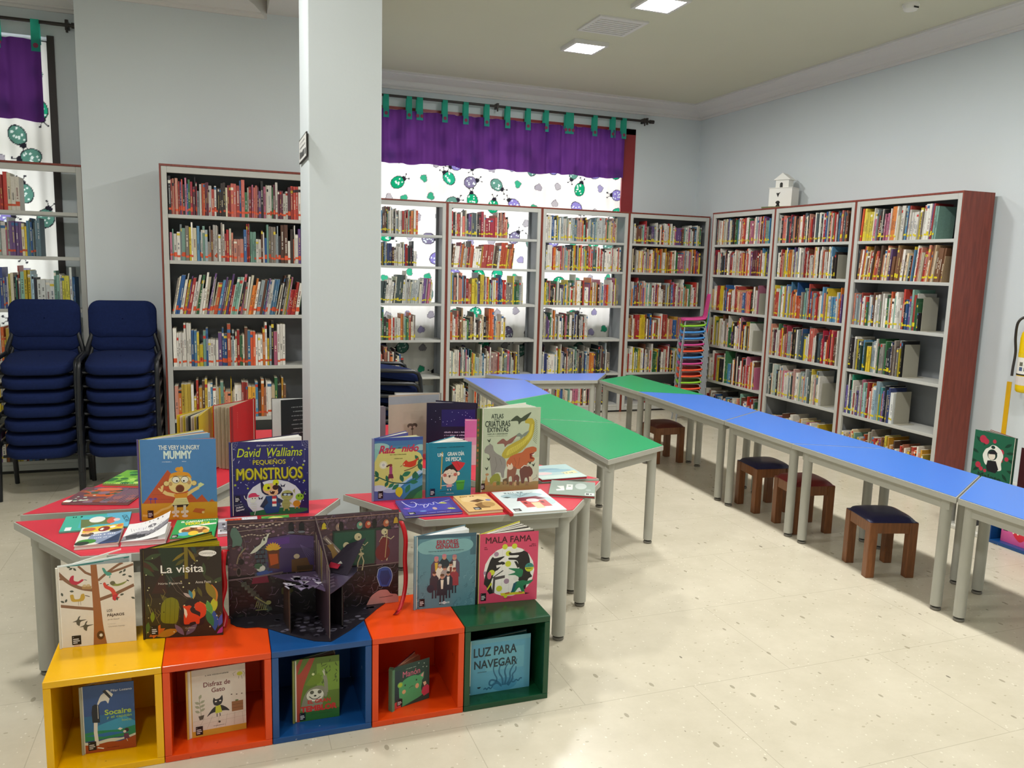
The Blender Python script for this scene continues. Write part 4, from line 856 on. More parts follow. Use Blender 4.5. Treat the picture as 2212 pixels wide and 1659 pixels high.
A_, B_ = sp((1.052,3.214), .266, -3.5, 28)
tt = vbook('tall pale green book titled Atlas de las criaturas extintas', (1.052,3.214), A_, B_, TH+.0005, .37, a, 'bcc8ac', 'e6e8dc', '4c5c34', fan=(.05,.55,.6,.8), sheets=8, pcol=['e4e6d8'])
mb = MB([M['paint']]); M4 = frame_m((-.021,.001),(0,0)); mb.box((0,0,0),(.021,.004,.37),'4c5c34',0,M4)
ar = Art(.021,.37); [ar.rect(c,.1,.12+i*.06,.45,.15+i*.06) for i, c in enumerate(['a0522c','8a4a2a','b0602c','9a6a2c','6a3a2a','a0522c','c07a3a','7a4a3a','a0522c','8a4a2a'])]; ar.add(mb, M4); mb.build('spine_cloth', tt)
# --- los pajaros
a = Art(.217, .268); TR = '8a5a3c'
a.rect('e6ddd0',0,0,1,1)
a.line('8a6248',[(0,.07),(.12,.19),(.28,.28),(.46,.315)],.05).line('8a6248',[(0,.145),(.06,.15)],.03).line('8a6248',[(.27,.0),(.36,.09),(.45,.13)],.035).line('8a6248',[(.52,.2),(.66,.1),(.8,.02),(.86,-.0)],.035).line('8a6248',[(.66,.115),(.82,.08),(1,.03)],.035).line('8a6248',[(.52,.44),(.75,.38),(1,.29)],.05).line('8a6248',[(0,.475),(.2,.51),(.45,.55)],.045)
a.poly('a0643a',[(.43,.0),(.51,.0),(.54,.5),(.56,.78),(.6,1),(.42,1),(.44,.7)]).ell('5a3a20',.52,.885,.05,.055).ell('e0dccf',.525,.885,.022,.02)
a.poly('c23048',[(.17,.12),(.14,.17),(.17,.22),(.24,.235),(.31,.2),(.34,.175),(.31,.165),(.26,.195),(.2,.18),(.21,.11)]).line('3a3030',[(.34,.175),(.375,.185)],.008)
a.poly('4f9a88',[(.575,.045),(.6,.11),(.65,.155),(.71,.14),(.69,.11),(.64,.1),(.61,.05)]).line('4f9a88',[(.68,.15),(.675,.18)],.012)
a.poly('d84a3a',[(.58,.24),(.61,.225),(.635,.27),(.72,.31),(.78,.42),(.72,.43),(.68,.34),(.6,.3)]).poly('c8303a',[(.7,.4),(.79,.385),(.76,.42),(.8,.43),(.73,.47),(.7,.45)]).line('3a3030',[(.57,.24),(.54,.24)],.008)
a.poly('8a9048',[(.68,.235),(.73,.225),(.76,.265),(.84,.25),(.92,.225),(.86,.27),(.78,.29),(.7,.28)]).ell('6a6448',.71,.245,.035,.025).line('2a2420',[(.66,.26),(.63,.265)],.012).line('2a2420',[(.9,.22),(.93,.235)],.014)
a.poly('c8a23e',[(.14,.35),(.19,.345),(.2,.41),(.27,.41),(.29,.35),(.33,.345),(.34,.4),(.31,.44),(.16,.44)]).line('5a3a20',[(.34,.37),(.4,.39)],.01)
for u in (.25,.28): a.line('8a6a3a',[(u,.44),(u,.49)],.004)
a.poly('b08a5a',[(.3,.255),(.43,.26),(.43,.3),(.31,.29)]).ell('cdb48a',.34,.25,.025,.016).ell('cdb48a',.39,.25,.025,.016)
for u, v, q in ((.17,.02,2.6),(.2,.02,3.6),(.24,.06,2.2),(.05,.36,1.8),(.07,.44,2.6),(.08,.44,1.2),(.8,.13,.6),(.84,.16,.3),(.86,.12,1),(.92,.17,-.4),(.76,.42,-1.5),(.8,.405,.3),(.95,.44,-.5),(.2,.31,3)): a.leaf('4f5448',u,v,.06,q,.5)
for u, v in ((.24,.69),(.33,.76)): a.poly('58564c',[(u,v-.06),(u+.03,v-.075),(u-.0,v-.02),(u+.12,v-.02),(u+.02,v+.0),(u+.01,v+.06),(u-.03,v+.03),(u-.03,v-.0),(u-.09,v),(u-.02,v-.02)])
a.text('LOS','4a3830',.655,.585,.07,.032,.02).text('P\u00c1JAROS','4a3830',.735,.645,.225,.05,.03).text('Jordi Gasull','8a8078',.70,.70,.155,.02).text('ilustrado por:','a09890',.675,.755,.11,.01).text('Christian Inaraja','8a8078',.74,.79,.22,.018)
a.sticker(.14,.86,.12,.115).rect('d8b8a0',.16,.975,.24,1)
A_, B_ = sp((-.492,2.722), .214, -2.5, 42)
tt = vbook('white book titled Los p\u00e1jaros with a brown tree, on the yellow cube', (-.492,2.722), A_, B_, CH+.0005, .266, a, 'e6ddd0', 'f0f0ea', 'd8d4c8', fan=(.3,.6,.6,.9), sheets=3, pcol=['e6eeea'])
A2 = Vector(A_)-Vector((-.492,2.722)); q = math.atan2(A2.y, A2.x)+.30; P2 = Vector((.212*math.cos(q), .212*math.sin(q)))
mb = MB([M['paint']]); M4 = frame_m((0,0), P2, .0); mb.box((0,0,.0),(.212,.002,.272),'eef2ee',0,M4); ar = Art(.21,.272); ar.rect('3f8a80',.03,.02,.98,.6).rect('c8d4d0',.62,.03,.9,.16).rect('6f8c90',.64,.045,.88,.14); ar.add(mb, M4); mb.build('end_leaf', tt)
# --- la visita
a = Art(.242, .308); rnd = random.Random(9)
a.rect('2c2018',0,0,1,1).rect('33291a',0,.55,1,1).poly('253322',[(.2,0),(.5,0),(.55,.3),(.3,.35)]).poly('3c1f1a',[(.1,.5),(.25,.25),(.3,.5)])
for _ in range(26): a.leaf(rnd.choice(['3a3a20','4a3c28','3c4a2c','4a2c20','2c3c34','5a5424']),rnd.uniform(.02,.95),rnd.uniform(.05,.95),rnd.uniform(.15,.3),rnd.uniform(.3,2.8),.3)
a.poly('7a6a1c',[(.53,0),(.58,0),(.57,.35),(.53,.35)]).leaf('84701e',.58,.02,.22,-1.1,.2).leaf('84701e',.55,.05,.22,-2.5,.18)
for i in range(16):
    u, v = rnd.uniform(.03,.95), rnd.uniform(.55,.95); q = rnd.uniform(.4,2.7); a.line('9a8a4a',[(u,v),(u+.06*math.cos(q),v-.08*math.sin(q)),(u+.05*math.cos(q+.5),v-.14*math.sin(q))],.004)
a.line('7a6a5a',[(.3,.3),(.42,.48),(.55,.57)],.004).line('7a6a5a',[(.35,.32),(.5,.5),(.62,.56)],.004)
a.poly('7d7d14',[(.20,.83),(.22,.62),(.28,.56),(.36,.545),(.43,.58),(.45,.64),(.42,.85)])
for u in (.28,.34,.40): a.line('53540c',[(u,.56),(u-.02,.84)],.004)
a.ell('2a1a0c',.25,.71,.008)
a.poly('231a1c',[(.46,.68),(.55,.58),(.66,.57),(.76,.63),(.78,.75),(.76,.88),(.44,.88)])
for u, v, L, q, c in ((.84,.78,.26,2.1,'d98a2c'),(.87,.76,.27,1.4,'c0c42c'),(.86,.78,.24,1.8,'5aa04a'),(.82,.72,.2,2.8,'8ab4a0'),(.93,.62,.26,1.8,'d07a24'),(.92,.6,.3,2.0,'8a7a24'),(.9,.95,.3,1.6,'2c5aa0'),(.88,.9,.26,1.9,'2f7a4a'),(.95,.9,.22,1.2,'4a5ab0'),(.92,.98,.2,.6,'b03a8a'),(.63,.58,.14,1.5,'b8a04a'),(.62,.57,.13,1.9,'3f8aa0'),(.6,.56,.12,2.5,'b8a8a0'),(.05,.98,.24,.5,'c8601c'),(.15,.98,.3,.3,'b87a1c'),(.1,1,.22,1.1,'d9661c'),(.5,.98,.2,2.2,'7a6070'),(.52,.98,.22,.8,'6a5a6a'),(.02,.95,.18,1.4,'4a6a2c'),(.1,.82,.16,1.5,'7a8a1c')): a.leaf(c,u,v,L,q,.36)
a.poly('dc4218',[(.49,.64),(.53,.655),(.58,.645),(.61,.66),(.58,.69),(.6,.73),(.68,.76),(.71,.78),(.7,.86),(.66,.86),(.65,.83),(.58,.84),(.57,.86),(.5,.86),(.5,.79),(.51,.7)]).poly('dc4218',[(.68,.82),(.78,.77),(.8,.69),(.76,.63),(.69,.61),(.64,.64),(.65,.7),(.72,.73),(.71,.78),(.68,.80)]).poly('ecdcc0',[(.505,.67),(.54,.7),(.55,.75),(.53,.79),(.51,.74)])
for _ in range(26): a.ell(rnd.choice(['d8d8a0','c8b878','e0dc9a']),rnd.uniform(.03,.95),rnd.uniform(.06,.97),rnd.uniform(.006,.011),None,n=8)
a.ell('f0ece4',.83,.075,.115,.035).text('COMPOSTELA','6a6058',.83,.075,.2,.018).ell('e8e4dc',.87,.1,.03,.012)
a.text('La visita','f2eee6',.50,.235,.54,.085,.012).text('N\u00faria Figueras','d8d0c4',.345,.395,.3,.028,.01).text('Anna Font','d8d0c4',.765,.39,.2,.027,.01).text('KALANDRAKA','c8c0b4',.58,.9,.13,.014).sticker(.08,.86,.09,.1)
A_, B_ = sp((-.25,2.716), .243, -9.5, 40)
vbook('dark forest book titled La visita with an orange fox', (-.25,2.716), A_, B_, CH+.0005, .306, a, '2c2018', '302416', '2c2018', fan=(.05,.5,.6,.95), sheets=8, pcol=['8a7c14','b8a41c','a49418','c8b42c','1c1810'], inner='8a7c14')
# --- errores geniales
a = Art(.222, .277); rnd = random.Random(5)
a.rect('5b8a98',0,0,1,1).rect('3f5f70',0,0,1,.05).rect('456a78',.9,.05,1,.3).rect('4f7a88',0,.05,.06,1).ell('7aaab0',.5,.17,.42,.115).ell('86b4b8',.45,.13,.36,.08).ell('7fb0b4',.2,.17,.17,.09).ell('7fb0b4',.78,.16,.17,.09)
for _ in range(60):
    s = rnd.choice((0,1,2)); u = rnd.uniform(.0,.2) if s == 0 else rnd.uniform(.84,.99) if s == 1 else rnd.uniform(.6,.98); v = rnd.uniform(.3,.98) if s < 2 else rnd.uniform(.86,.99)
    q = rnd.uniform(0,PI); a.line(rnd.choice(['34586a','3a6070','8ab4c0','6a98a8']),[(u,v),(u+.04*math.cos(q),v+.03*math.sin(q)),(u+.05*math.cos(q+1),v+.04)],.006)
def man(a, u, v, s, coat, skin='d49a80', legs='2a2c3a', hair=None, shirt=None):
    a.line(legs,[(u-.02*s,v+.14*s),(u-.022*s,v+.27*s)],.022*s).line(legs,[(u+.02*s,v+.14*s),(u+.025*s,v+.27*s)],.022*s)
    a.poly(coat,[(u-.03*s,v-.02*s),(u+.03*s,v-.02*s),(u+.065*s,v+.02*s),(u+.07*s,v+.17*s),(u-.07*s,v+.17*s),(u-.065*s,v+.02*s)])
    if shirt: a.poly(shirt,[(u-.02*s,v),(u+.02*s,v),(u+.012*s,v+.1*s),(u-.012*s,v+.1*s)])
    a.ell(skin,u,v-.035*s,.027*s,.028*s)
    if hair: a.ell(hair,u,v-.052*s,.028*s,.016*s)
for u, v, s, c, sh, hr in ((.34,.38,1.3,'5a4058','d8b23a','c87a8a'),(.47,.355,1.3,'26303a',None,'c87a8a'),(.64,.37,1.3,'5a4a60','e0dcd0','b87880'),(.40,.47,1.05,'e6ddd0',None,'b8b0a8'),(.58,.45,1.05,'e0d8c8','7a3a34','3a2c2c'),(.48,.5,1.0,'a89a98',None,'4a3a38'),(.64,.53,1.05,'9a3440',None,'8a3a34'),(.31,.57,1.1,'3a2a38',None,'5a3428'),(.54,.58,1.1,'2a2c3c','e8e4dc','26201e'),(.44,.62,1.25,'262a38','ede6d4','6a4a34')): man(a,u,v,s,c,'c98f78',hair=hr,shirt=sh)
a.ell('2a2a3c',.25,.73,.06,.055).text('ERRORES','a82440',.52,.105,.35,.055,.03).text('GENIALES','a82440',.52,.165,.38,.055,.03).text('Historias de genios que no se rindieron','233a48',.5,.225,.58,.018,.01).scrib('c0dce0',.48,.935,.16,.025).ell('c8d8dc',.48,.935,.028,None).sticker(.065,.86,.09,.105)
A_, B_ = sp((.643,2.69), .222, -5, 26)
vbook('teal book titled Errores geniales with a crowd of gentlemen', (.643,2.69), A_, B_, CH+.0005, .276, a, '5b8a98', '5a7f90', '7a98a4', fan=(.03,.42,.9,.97), sheets=12, pcol=['f2f4f4'])
# --- mala fama
a = Art(.229, .268)
a.rect('d6486a',0,0,1,1).ell('efece6',.52,.56,.425,.363)
for u in (.28,.4,.52,.64,.76): a.line('c8c4c0',[(u,.24),(u,.88)],.003)
for u, v, r, c in ((.44,.2,.045,'cdd43a'),(.6,.2,.045,'cdd43a'),(.3,.3,.04,'a88aa0'),(.5,.3,.045,'cdd43a'),(.5,.45,.05,'cdd43a'),(.12,.56,.03,'a88aa0'),(.7,.4,.04,'cdd43a'),(.48,.7,.045,'a88aa0'),(.36,.8,.05,'cdd43a'),(.7,.75,.05,'a88aa0'),(.47,.92,.03,'cdd43a')): a.ell(c,u,v,r,None)
a.poly('1b1718',[(.2,.38),(.24,.33),(.27,.36),(.46,.33),(.35,.4),(.44,.42),(.45,.45),(.4,.46),(.33,.53),(.29,.54),(.25,.62),(.22,.7),(.18,.8),(.13,.74),(.1,.72),(.12,.6)]).poly('efece6',[(.33,.405),(.45,.35),(.42,.4),(.36,.42)]).poly('efece6',[(.3,.46),(.4,.45),(.4,.475),(.31,.5)])
a.ell('d3d83c',.23,.56,.05,.04).ell('d0607a',.19,.6,.035,.055)
a.poly('1b1718',[(.5,.29),(.53,.28),(.56,.3),(.72,.29),(.76,.27),(.8,.29),(.83,.31),(.87,.42),(.87,.6),(.92,.66),(.85,.68),(.83,.73),(.8,.85),(.74,.8),(.66,.66),(.7,.56),(.66,.42),(.62,.40),(.5,.39),(.5,.36),(.66,.37),(.66,.33),(.52,.33)]).poly('efece6',[(.52,.335),(.55,.36),(.58,.335),(.61,.36),(.64,.335),(.67,.36),(.68,.33)]).poly('1b1718',[(.6,.42),(.64,.42),(.7,.5),(.66,.52)])
a.poly('1f7a52',[(.48,.51),(.72,.53),(.76,.56),(.74,.65),(.66,.66),(.64,.62),(.48,.61),(.62,.585),(.62,.565)]).poly('1f7a52',[(.62,.72),(.76,.7),(.82,.72),(.95,.7),(.88,.76),(.76,.78),(.8,.88),(.75,.89),(.7,.79),(.6,.9),(.54,.89),(.6,.8)]).poly('1c5a6a',[(.66,.72),(.6,.88),(.56,.88),(.6,.74)]).ell('e8e4de',.64,.67,.045,.035)
a.poly('4a4446',[(.26,.63),(.45,.61),(.45,.65),(.29,.67),(.28,.86),(.24,.86)]).poly('cdd43a',[(.15,.8),(.22,.7),(.24,.72),(.2,.84)]).poly('1b1718',[(.22,.74),(.26,.86),(.2,.87),(.16,.82)]).poly('d9c82c',[(.38,.87),(.78,.87),(.8,.9),(.4,.91)]).poly('1b1718',[(.8,.885),(.88,.9),(.8,.91)]).poly('b85a3a',[(.46,.87),(.54,.86),(.53,.885),(.46,.885)]).poly('b85a3a',[(.69,.86),(.76,.87),(.75,.885),(.69,.88)]).line('3a3a3a',[(.24,.64),(.42,.54)],.016)
a.ell('3a8a80',.86,.52,.075,None,a0=0,a1=PI).ell('c9cf2e',.86,.52,.075,None,a0=PI,a1=2*PI).scrib('1c4a44',.86,.49,.05,.016).scrib('3a4a20',.86,.535,.1,.018)
a.text('MALA FAMA','4a1620',.5,.095,.76,.085,.02).scrib('7a1c38',.12,.195,.04,.015).scrib('7a1c38',.125,.22,.055,.015).scrib('7a1c38',.92,.185,.07,.015).scrib('7a1c38',.9,.21,.11,.016).text('KALANDRAKA','7a1c38',.5,.945,.13,.014).sticker(.055,.85,.09,.11)
A_, B_ = sp((.873,2.672), .229, -5, 34)
vbook('pink book titled Mala fama with black wolves in a white circle', (.873,2.672), A_, B_, CH+.0005, .267, a, 'd6486a', 'c8c428', '1c1a1c', fan=(.05,.35,.45,.8), sheets=9, pcol=['f0ece0','2a2420','f4f0e6'], inner='f0e8dc')
# --- books inside the cubes
IZ = .0215
a = Art(.148, .223)
a.rect('35558f',0,0,1,1).rect('2d6a9a',0,.45,1,.7).poly('3a9ac0',[(.3,.6),(.8,.5),(1,.6),(1,.7),(.2,.72)]).poly('1f8a5c',[(0,.7),(.3,.68),(.7,.7),(1,.66),(1,.8),(0,.82)]).poly('2a6fb0',[(.05,.74),(.5,.72),(.9,.75),(.4,.78)]).poly('d8dccc',[(0,.83),(.2,.85),(.5,.81),(.75,.83),(1,.78),(1,.82),(.6,.87),(.2,.89),(0,.87)]).poly('a84a20',[(0,.87),(.2,.89),(.5,.86),(.7,.88),(1,.81),(1,1),(0,1)])
a.line('e8e4da',[(.25,.55),(.24,.7),(.26,.9)],.07).line('e8e4da',[(.26,.93),(.38,.955)],.025).poly('1e222c',[(.2,.3),(.25,.28),(.32,.3),(.33,.56),(.19,.55),(.18,.4)]).poly('e8e4da',[(.29,.28),(.36,.16),(.44,.12),(.54,.2),(.5,.3),(.46,.24),(.36,.25),(.31,.3)]).poly('1e222c',[(.4,.1),(.46,.08),(.57,.17),(.53,.22)]).poly('e8e4da',[(.46,.09),(.5,.09),(.6,.16),(.57,.2)]).line('e8e4da',[(.3,.3),(.3,.5)],.01)
a.ell('3a2030',.83,.72,.045,None).ell('e8dcd0',.79,.74,.03,None).poly('6a3a5a',[(.77,.77),(.86,.77),(.88,.85),(.78,.85)]).poly('e8e4da',[(.66,.69),(.7,.67),(.76,.69),(.71,.71)]).line('e8dcd0',[(.82,.85),(.84,.89)],.012)
a.text('Pilar Lozano','dfe4ec',.76,.105,.4,.032,.01).text('Socaire','b4d046',.68,.42,.5,.075,.03).text('y el capit\u00e1n','a8cc50',.7,.5,.48,.05,.012).text('loco','a8cc50',.84,.56,.18,.035,.012).scrib('7a3014',.55,.95,.22,.012).sticker(.09,.83,.15,.13)
A_, B_ = sp((-.424,2.592), .148, -2.3, 35)
vbook('small blue book titled Socaire y el capit\u00e1n loco inside the yellow cube', (-.424,2.592), A_, B_, IZ, .223, a, '35558f', 'c8c4b0', 'a8a890', sheets=12, fan=(.1,.5,.55,.95), pcol=['ddd2b4','d4c8a8'])
a = Art(.176, .231)
a.rect('e3ddd0',0,0,1,1).rect('d3a63a',0,.91,1,1).rect('d3a63a',0,0,.07,1).rect('cfc9bc',.07,.0,1,.09)
for i in range(6): a.line('a89c88',[(.15+.16*i,.9),(.28+.13*i,.72)],.004)
a.line('a89c88',[(.08,.76),(1,.72)],.003).line('a89c88',[(.08,.82),(1,.79)],.003)
a.poly('2e2c30',[(.42,.5),(.44,.44),(.47,.48),(.54,.47),(.59,.42),(.6,.5),(.57,.56),(.5,.58),(.44,.56)]).ell('e8e2d4',.475,.51,.02,.01).ell('e8e2d4',.55,.505,.02,.01).poly('2e2c30',[(.46,.58),(.57,.57),(.66,.62),(.72,.68),(.62,.66),(.4,.67),(.3,.73),(.4,.62)]).poly('cdd43a',[(.47,.58),(.55,.57),(.58,.68),(.46,.69)]).line('2e2c30',[(.49,.69),(.49,.74)],.014).line('2e2c30',[(.54,.69),(.545,.735)],.014)
a.line('8a8a6a',[(.22,.7),(.2,.52),(.19,.42)],.008)
for u, v, q in ((.2,.62,.5),(.2,.64,2.6),(.2,.56,.5),(.2,.57,2.6),(.2,.5,.5),(.2,.51,2.6),(.19,.44,1.2)): a.leaf('a8ac90',u,v,.1,q,.5)
a.poly('5a5448',[(.17,.69),(.27,.68),(.25,.745),(.19,.75)]).rect('9a6a40',.75,.55,.95,.7).line('6a4228',[(.75,.6),(.95,.6)],.006).line('6a4228',[(.75,.65),(.95,.65)],.006).ell('5a7a3a',.84,.54,.03,.01)
for u in (.75,.84,.93): a.ell('6a5a50',u,.44+.01*(u>.8),.014,.009)
a.ell('ccd038',.9,.145,.05,.03).line('5a5a30',[(.83,.11),(.78,.13),(.8,.17)],.005).line('5a5a30',[(.95,.11),(.99,.15),(.97,.19)],.005).line('5a5a30',[(.88,.18),(.88,.22)],.005).line('5a5a30',[(.93,.18),(.94,.23)],.005)
a.scrib('7a746a',.5,.1,.4,.018).text('Disfraz de','7a3038',.5,.235,.46,.07,.012).text('Gato','7a3038',.52,.33,.23,.065,.012).scrib('8a8478',.52,.87,.2,.01).ell('4a4a40',.53,.82,.02,None).sticker(.12,.84,.12,.13)
A_, B_ = sp((-.121,2.582), .176, 2.5, 18)
vbook('cream book titled Disfraz de Gato with a masked cat, inside the orange cube', (-.121,2.582), A_, B_, IZ, .231, a, 'e3ddd0', 'cfc4b8', 'd3a63a', sheets=6, fan=(.1,.5,.6,.9), pcol=['d8ccc4'])
a = Art(.149, .223); rnd = random.Random(2)
a.rect('5f7a26',0,0,1,1).rect('7a9a34',.5,.1,1,.55).rect('2f6a2c',.1,.85,1,1).poly('b0402c',[(.0,.2),(.12,.25),(.35,0),(.46,0),(.22,.4),(.14,.65),(.12,1),(0,1)]).poly('b0402c',[(.04,.3),(.2,.0),(.14,.0),(.0,.16)])
for _ in range(34): a.leaf('3a4f1c',rnd.uniform(.45,.95),rnd.uniform(.03,.4),.09,rnd.uniform(3.6,5.6),.2)
a.poly('8a8872',[(.12,.85),(.2,.62),(.3,.5),(.5,.45),(.62,.46),(.68,.5),(.74,.6),(.7,.66),(.66,.62),(.6,.85)]).line('8f8d78',[(.71,.58),(.7,.4),(.67,.3)],.08).line('cfcdb8',[(.67,.3),(.63,.22)],.02).line('cfcdb8',[(.67,.3),(.66,.2)],.02).poly('6f8a20',[(.24,.42),(.38,.3),(.55,.25),(.62,.36),(.55,.42),(.35,.44)])
a.ell('e4e0d0',.46,.60,.19,.1).ell('5a5848',.39,.55,.045,.03).ell('5a5848',.56,.555,.045,.03).ell('2a2820',.46,.61,.03,.014).line('2a2820',[(.33,.61),(.4,.66),(.5,.665),(.58,.63)],.018).ell('d8dca0',.42,.26,.03,None)
a.text('EL GRAN','cc2a28',.55,.70,.5,.055,.05).text('TEMBLOR','cc2a28',.54,.81,.78,.085,.06).scrib('2a5a24',.6,.9,.45,.012).sticker(.115,.86,.13,.12)
A_, B_ = sp((.207,2.576), .149, -1, 21)
vbook('green book titled El gran temblor with a smiling sloth, inside the blue cube', (.207,2.576), A_, B_, IZ, .223, a, '5f7a26', '4a5a2a', '8a8a40', sheets=8, fan=(.1,.55,.9,.95), pcol=['b8a890','8a4a2a'])
a = Art(.145, .155); a.rect('24463f',0,0,1,1).rect('1f3a44',0,.1,.2,.8).poly('4fa870',[(.17,.78),(.16,.5),(.3,.36),(.45,.32),(.6,.32),(.7,.36),(.78,.42),(.8,.55),(.76,.7),(.85,.86),(.26,1),(.24,.78)]).ell('7aba60',.2,.46,.075,None).ell('b8cc3c',.2,.46,.05,None).poly('4fa870',[(.68,.36),(.85,.3),(.84,.45),(.78,.52)]).poly('e0a0a0',[(.75,.38),(.84,.31),(.82,.43)])
a.ell('1a2a20',.33,.5,.018,.022).ell('1a2a20',.64,.45,.018,.022).line('1a3a28',[(.44,.6),(.5,.57),(.56,.575)],.012).ell('e0b080',.3,.65,.05,.05).ell('e8b088',.66,.6,.05,.06).poly('c8405a',[(.78,.8),(.82,.68),(.95,.64),(1,.7),(1,.86),(.85,.9)]).poly('e8c0a0',[(.82,.56),(.9,.55),(.92,.62),(.86,.66)]).poly('d04a4a',[(0,.88),(.1,.84),(.22,.9),(.22,1),(0,1)])
for u, v in ((.7,.06),(.85,.1),(.82,.18),(.92,.2)): a.ell('b8c8b8',u,v,.014,None)
a.scrib('9ab8a8',.48,.12,.26,.02).text('Man\u00f3n','d4708a',.5,.235,.47,.14,.01).sticker(.11,.8,.15,.15)
S_ = (.536,2.556); an = math.radians(15.8); A_ = (S_[0]+.145*math.cos(an), S_[1]+.145*math.sin(an)); an += math.radians(31); B_ = (S_[0]+.145*math.cos(an), S_[1]+.145*math.sin(an))
tt = vbook('small dark green board book titled Man\u00f3n, inside the second orange cube', S_, A_, B_, IZ, .153, a, '24463f', '6a2030', '5a8a6a', sheets=7, fan=(.05,.42,.1,.42), pcol=['e0b898','d8a888'], thick=.012)
MB([M['paint']]).prism([(0,0),(-.012,.006),(-.008,.014),(.004,.008)], 0, .153, '6a9a78').build('board_spine', tt)
a = Art(.246, .208); a.rect('5fa6c4',0,0,1,1).rect('6db2c8',.3,.2,.9,.6).ell('4a94b8',.6,.88,.2,.12).rect('70b0c4',0,0,1,.08)
TC = '2c6a8c'
for p in ([(.55,.9),(.48,.8),(.38,.76),(.36,.86),(.42,.88),(.5,.78),(.44,.66),(.42,.55),(.46,.47)],[(.58,.9),(.57,.76),(.51,.66),(.52,.55),(.56,.48)],[(.61,.9),(.63,.76),(.6,.66),(.62,.56),(.66,.5)],[(.64,.9),(.7,.78),(.68,.68),(.72,.58),(.78,.5),(.79,.44)],[(.66,.92),(.74,.8),(.72,.72),(.78,.66),(.78,.58)]): a.line(TC,p,.034,.4)
for p in ([(.28,.93),(.31,.9),(.33,.95),(.36,.89),(.39,.95),(.43,.86),(.5,.84),(.56,.92)],[(.66,.92),(.7,.84),(.75,.88),(.79,.82),(.82,.87),(.85,.81),(.88,.82)]): a.line(TC,p,.02)
a.text('LUZ PARA','16303c',.45,.235,.66,.16,.03).text('NAVEGAR','16303c',.46,.46,.66,.145,.03).scrib('3a6a7c',.25,.6,.14,.02).poly('16303c',[(.18,.87),(.24,.87),(.22,.9),(.19,.9)]).sticker(.005,.83,.07,.14,'142a44')
A_, B_ = sp((.802,2.568), .246, -.5, 9)
vbook('light blue landscape book titled Luz para navegar, inside the dark green cube', (.802,2.568), A_, B_, IZ, .208, a, '5fa6c4', '28606c', '4a94b8', sheets=5, fan=(.2,.5,.5,.8), pcol=['3a7a84','2c6068'])
# ================================================================ POP-UP BOOK (open at a castle scene)
rnd = random.Random(21)
P_ = thing('pop_up_book', 'large open pop-up castle book with skeletons and red ribbons on the blue cube', 'book', (.302,2.775,CH+.0005))
L_ = (-.292,.022); F_ = (0,0); R_ = (.298,.002); H_ = .352
def castle_wall(a, side):
    a.rect('4b353e',0,0,1,1).rect('1b1518',0,.56,1,1)
    for _ in range(170):
        u, v = rnd.random(), rnd.uniform(0,.55); a.ell(rnd.choice(['5a4350','6a4c5a','755668','4a3440','86687a','6a4a46','513c52']),u,v,rnd.uniform(.01,.028),rnd.uniform(.006,.016),n=7)
    for _ in range(70):
        u, v = rnd.random(), rnd.uniform(.58,.99); a.ell(rnd.choice(['2a2226','322a30','241e20','3a3238','2c2e2a']),u,v,rnd.uniform(.012,.034),rnd.uniform(.008,.018),n=7)
    for _ in range(90):
        u, v, q = rnd.random(), rnd.uniform(0,.98), rnd.uniform(0,PI); l = rnd.uniform(.04,.14); a.line(rnd.choice(['8c7684','a08c94','6c5a78','7a6468']),[(u,v),(u+l*.5*math.cos(q),v+l*.5*math.sin(q)+.01),(u+l*math.cos(q+.3),v+l*math.sin(q+.3))],.0035)
    a.line('8a6c62',[(0,.035),(1,.035)],.012)
cut = 'black'
a = Art(.293,H_); castle_wall(a,0)
for i in range(16): a.ell('b8a89a',.08+.036*i,.06+.01*math.sin(i*2),.016,.008,n=8)
for i in range(12): a.ell('a89888',.1+.034*i,.155+.008*math.sin(i),.015,.007,n=8); a.line('8a7a70',[(.1,.11),(.5,.09)],.01)
a.poly('5a7468',[(.03,.14),(.05,.07),(.1,.07),(.14,.13),(.17,.2),(.15,.26),(.1,.25),(.05,.27),(.06,.2)]).line('5a7468',[(.14,.24),(.17,.29),(.13,.36)],.01)
a.rect('3b2a55',.42,.2,.98,.56).poly('4a3568',[(.42,.2),(.7,.17),(.98,.2),(.98,.32),(.42,.3)]).poly('56307e',[(.45,.22),(.7,.19),(.7,.26),(.45,.28)])
for r in range(7):
    for k in range(3): a.rect('3c4650',.3+.05*k+.02*(r%2),.27+.045*r,.34+.05*k+.02*(r%2),.305+.045*r)
a.poly('5a2c12',[(.44,.3),(.58,.3),(.58,.52),(.46,.5)]).poly('a84a14',[(.46,.36),(.56,.36),(.57,.46),(.48,.48)])
for q in range(9): a.leaf('d0942a' if q%2 else 'c8a42c',.51,.32,.1,.3+q*.32,.35)
a.poly('c8ccb8',[(.37,.25),(.39,.2),(.42,.175),(.45,.19),(.44,.24),(.38,.28),(.32,.33),(.24,.35),(.3,.29)]).poly('c8ccb8',[(.44,.22),(.47,.15),(.45,.15),(.43,.19)]).ell('221c1c',.41,.205,.01,.016)
a.line('8a7a60',[(.1,.44),(.12,.36),(.17,.31),(.2,.28)],.014).ell('181214',.15,.42,.03,.03)
a.ell('b8bcae',.37,.50,.05,.035).ell('3a5a42',.34,.475,.045,.03).ell('c8ccc0',.385,.5,.03,.022).poly('2f4a88',[(.32,.54),(.44,.52),(.47,.57),(.33,.585)]).poly('6a1430',[(.28,.58),(.44,.57),(.46,.65),(.26,.655)]).line('2f4a88',[(.42,.55),(.5,.54)],.022)
a.ell('b8a88a',.78,.40,.035,.025).poly('5a3c1c',[(.72,.43),(.9,.42),(.96,.56),(.72,.56)]).rect('3a2812',.78,.5,.97,.55)
for q in range(6): a.line('6a5a8a',[(.82,.28),(.9+.02*q,.42-.01*q)],.003)
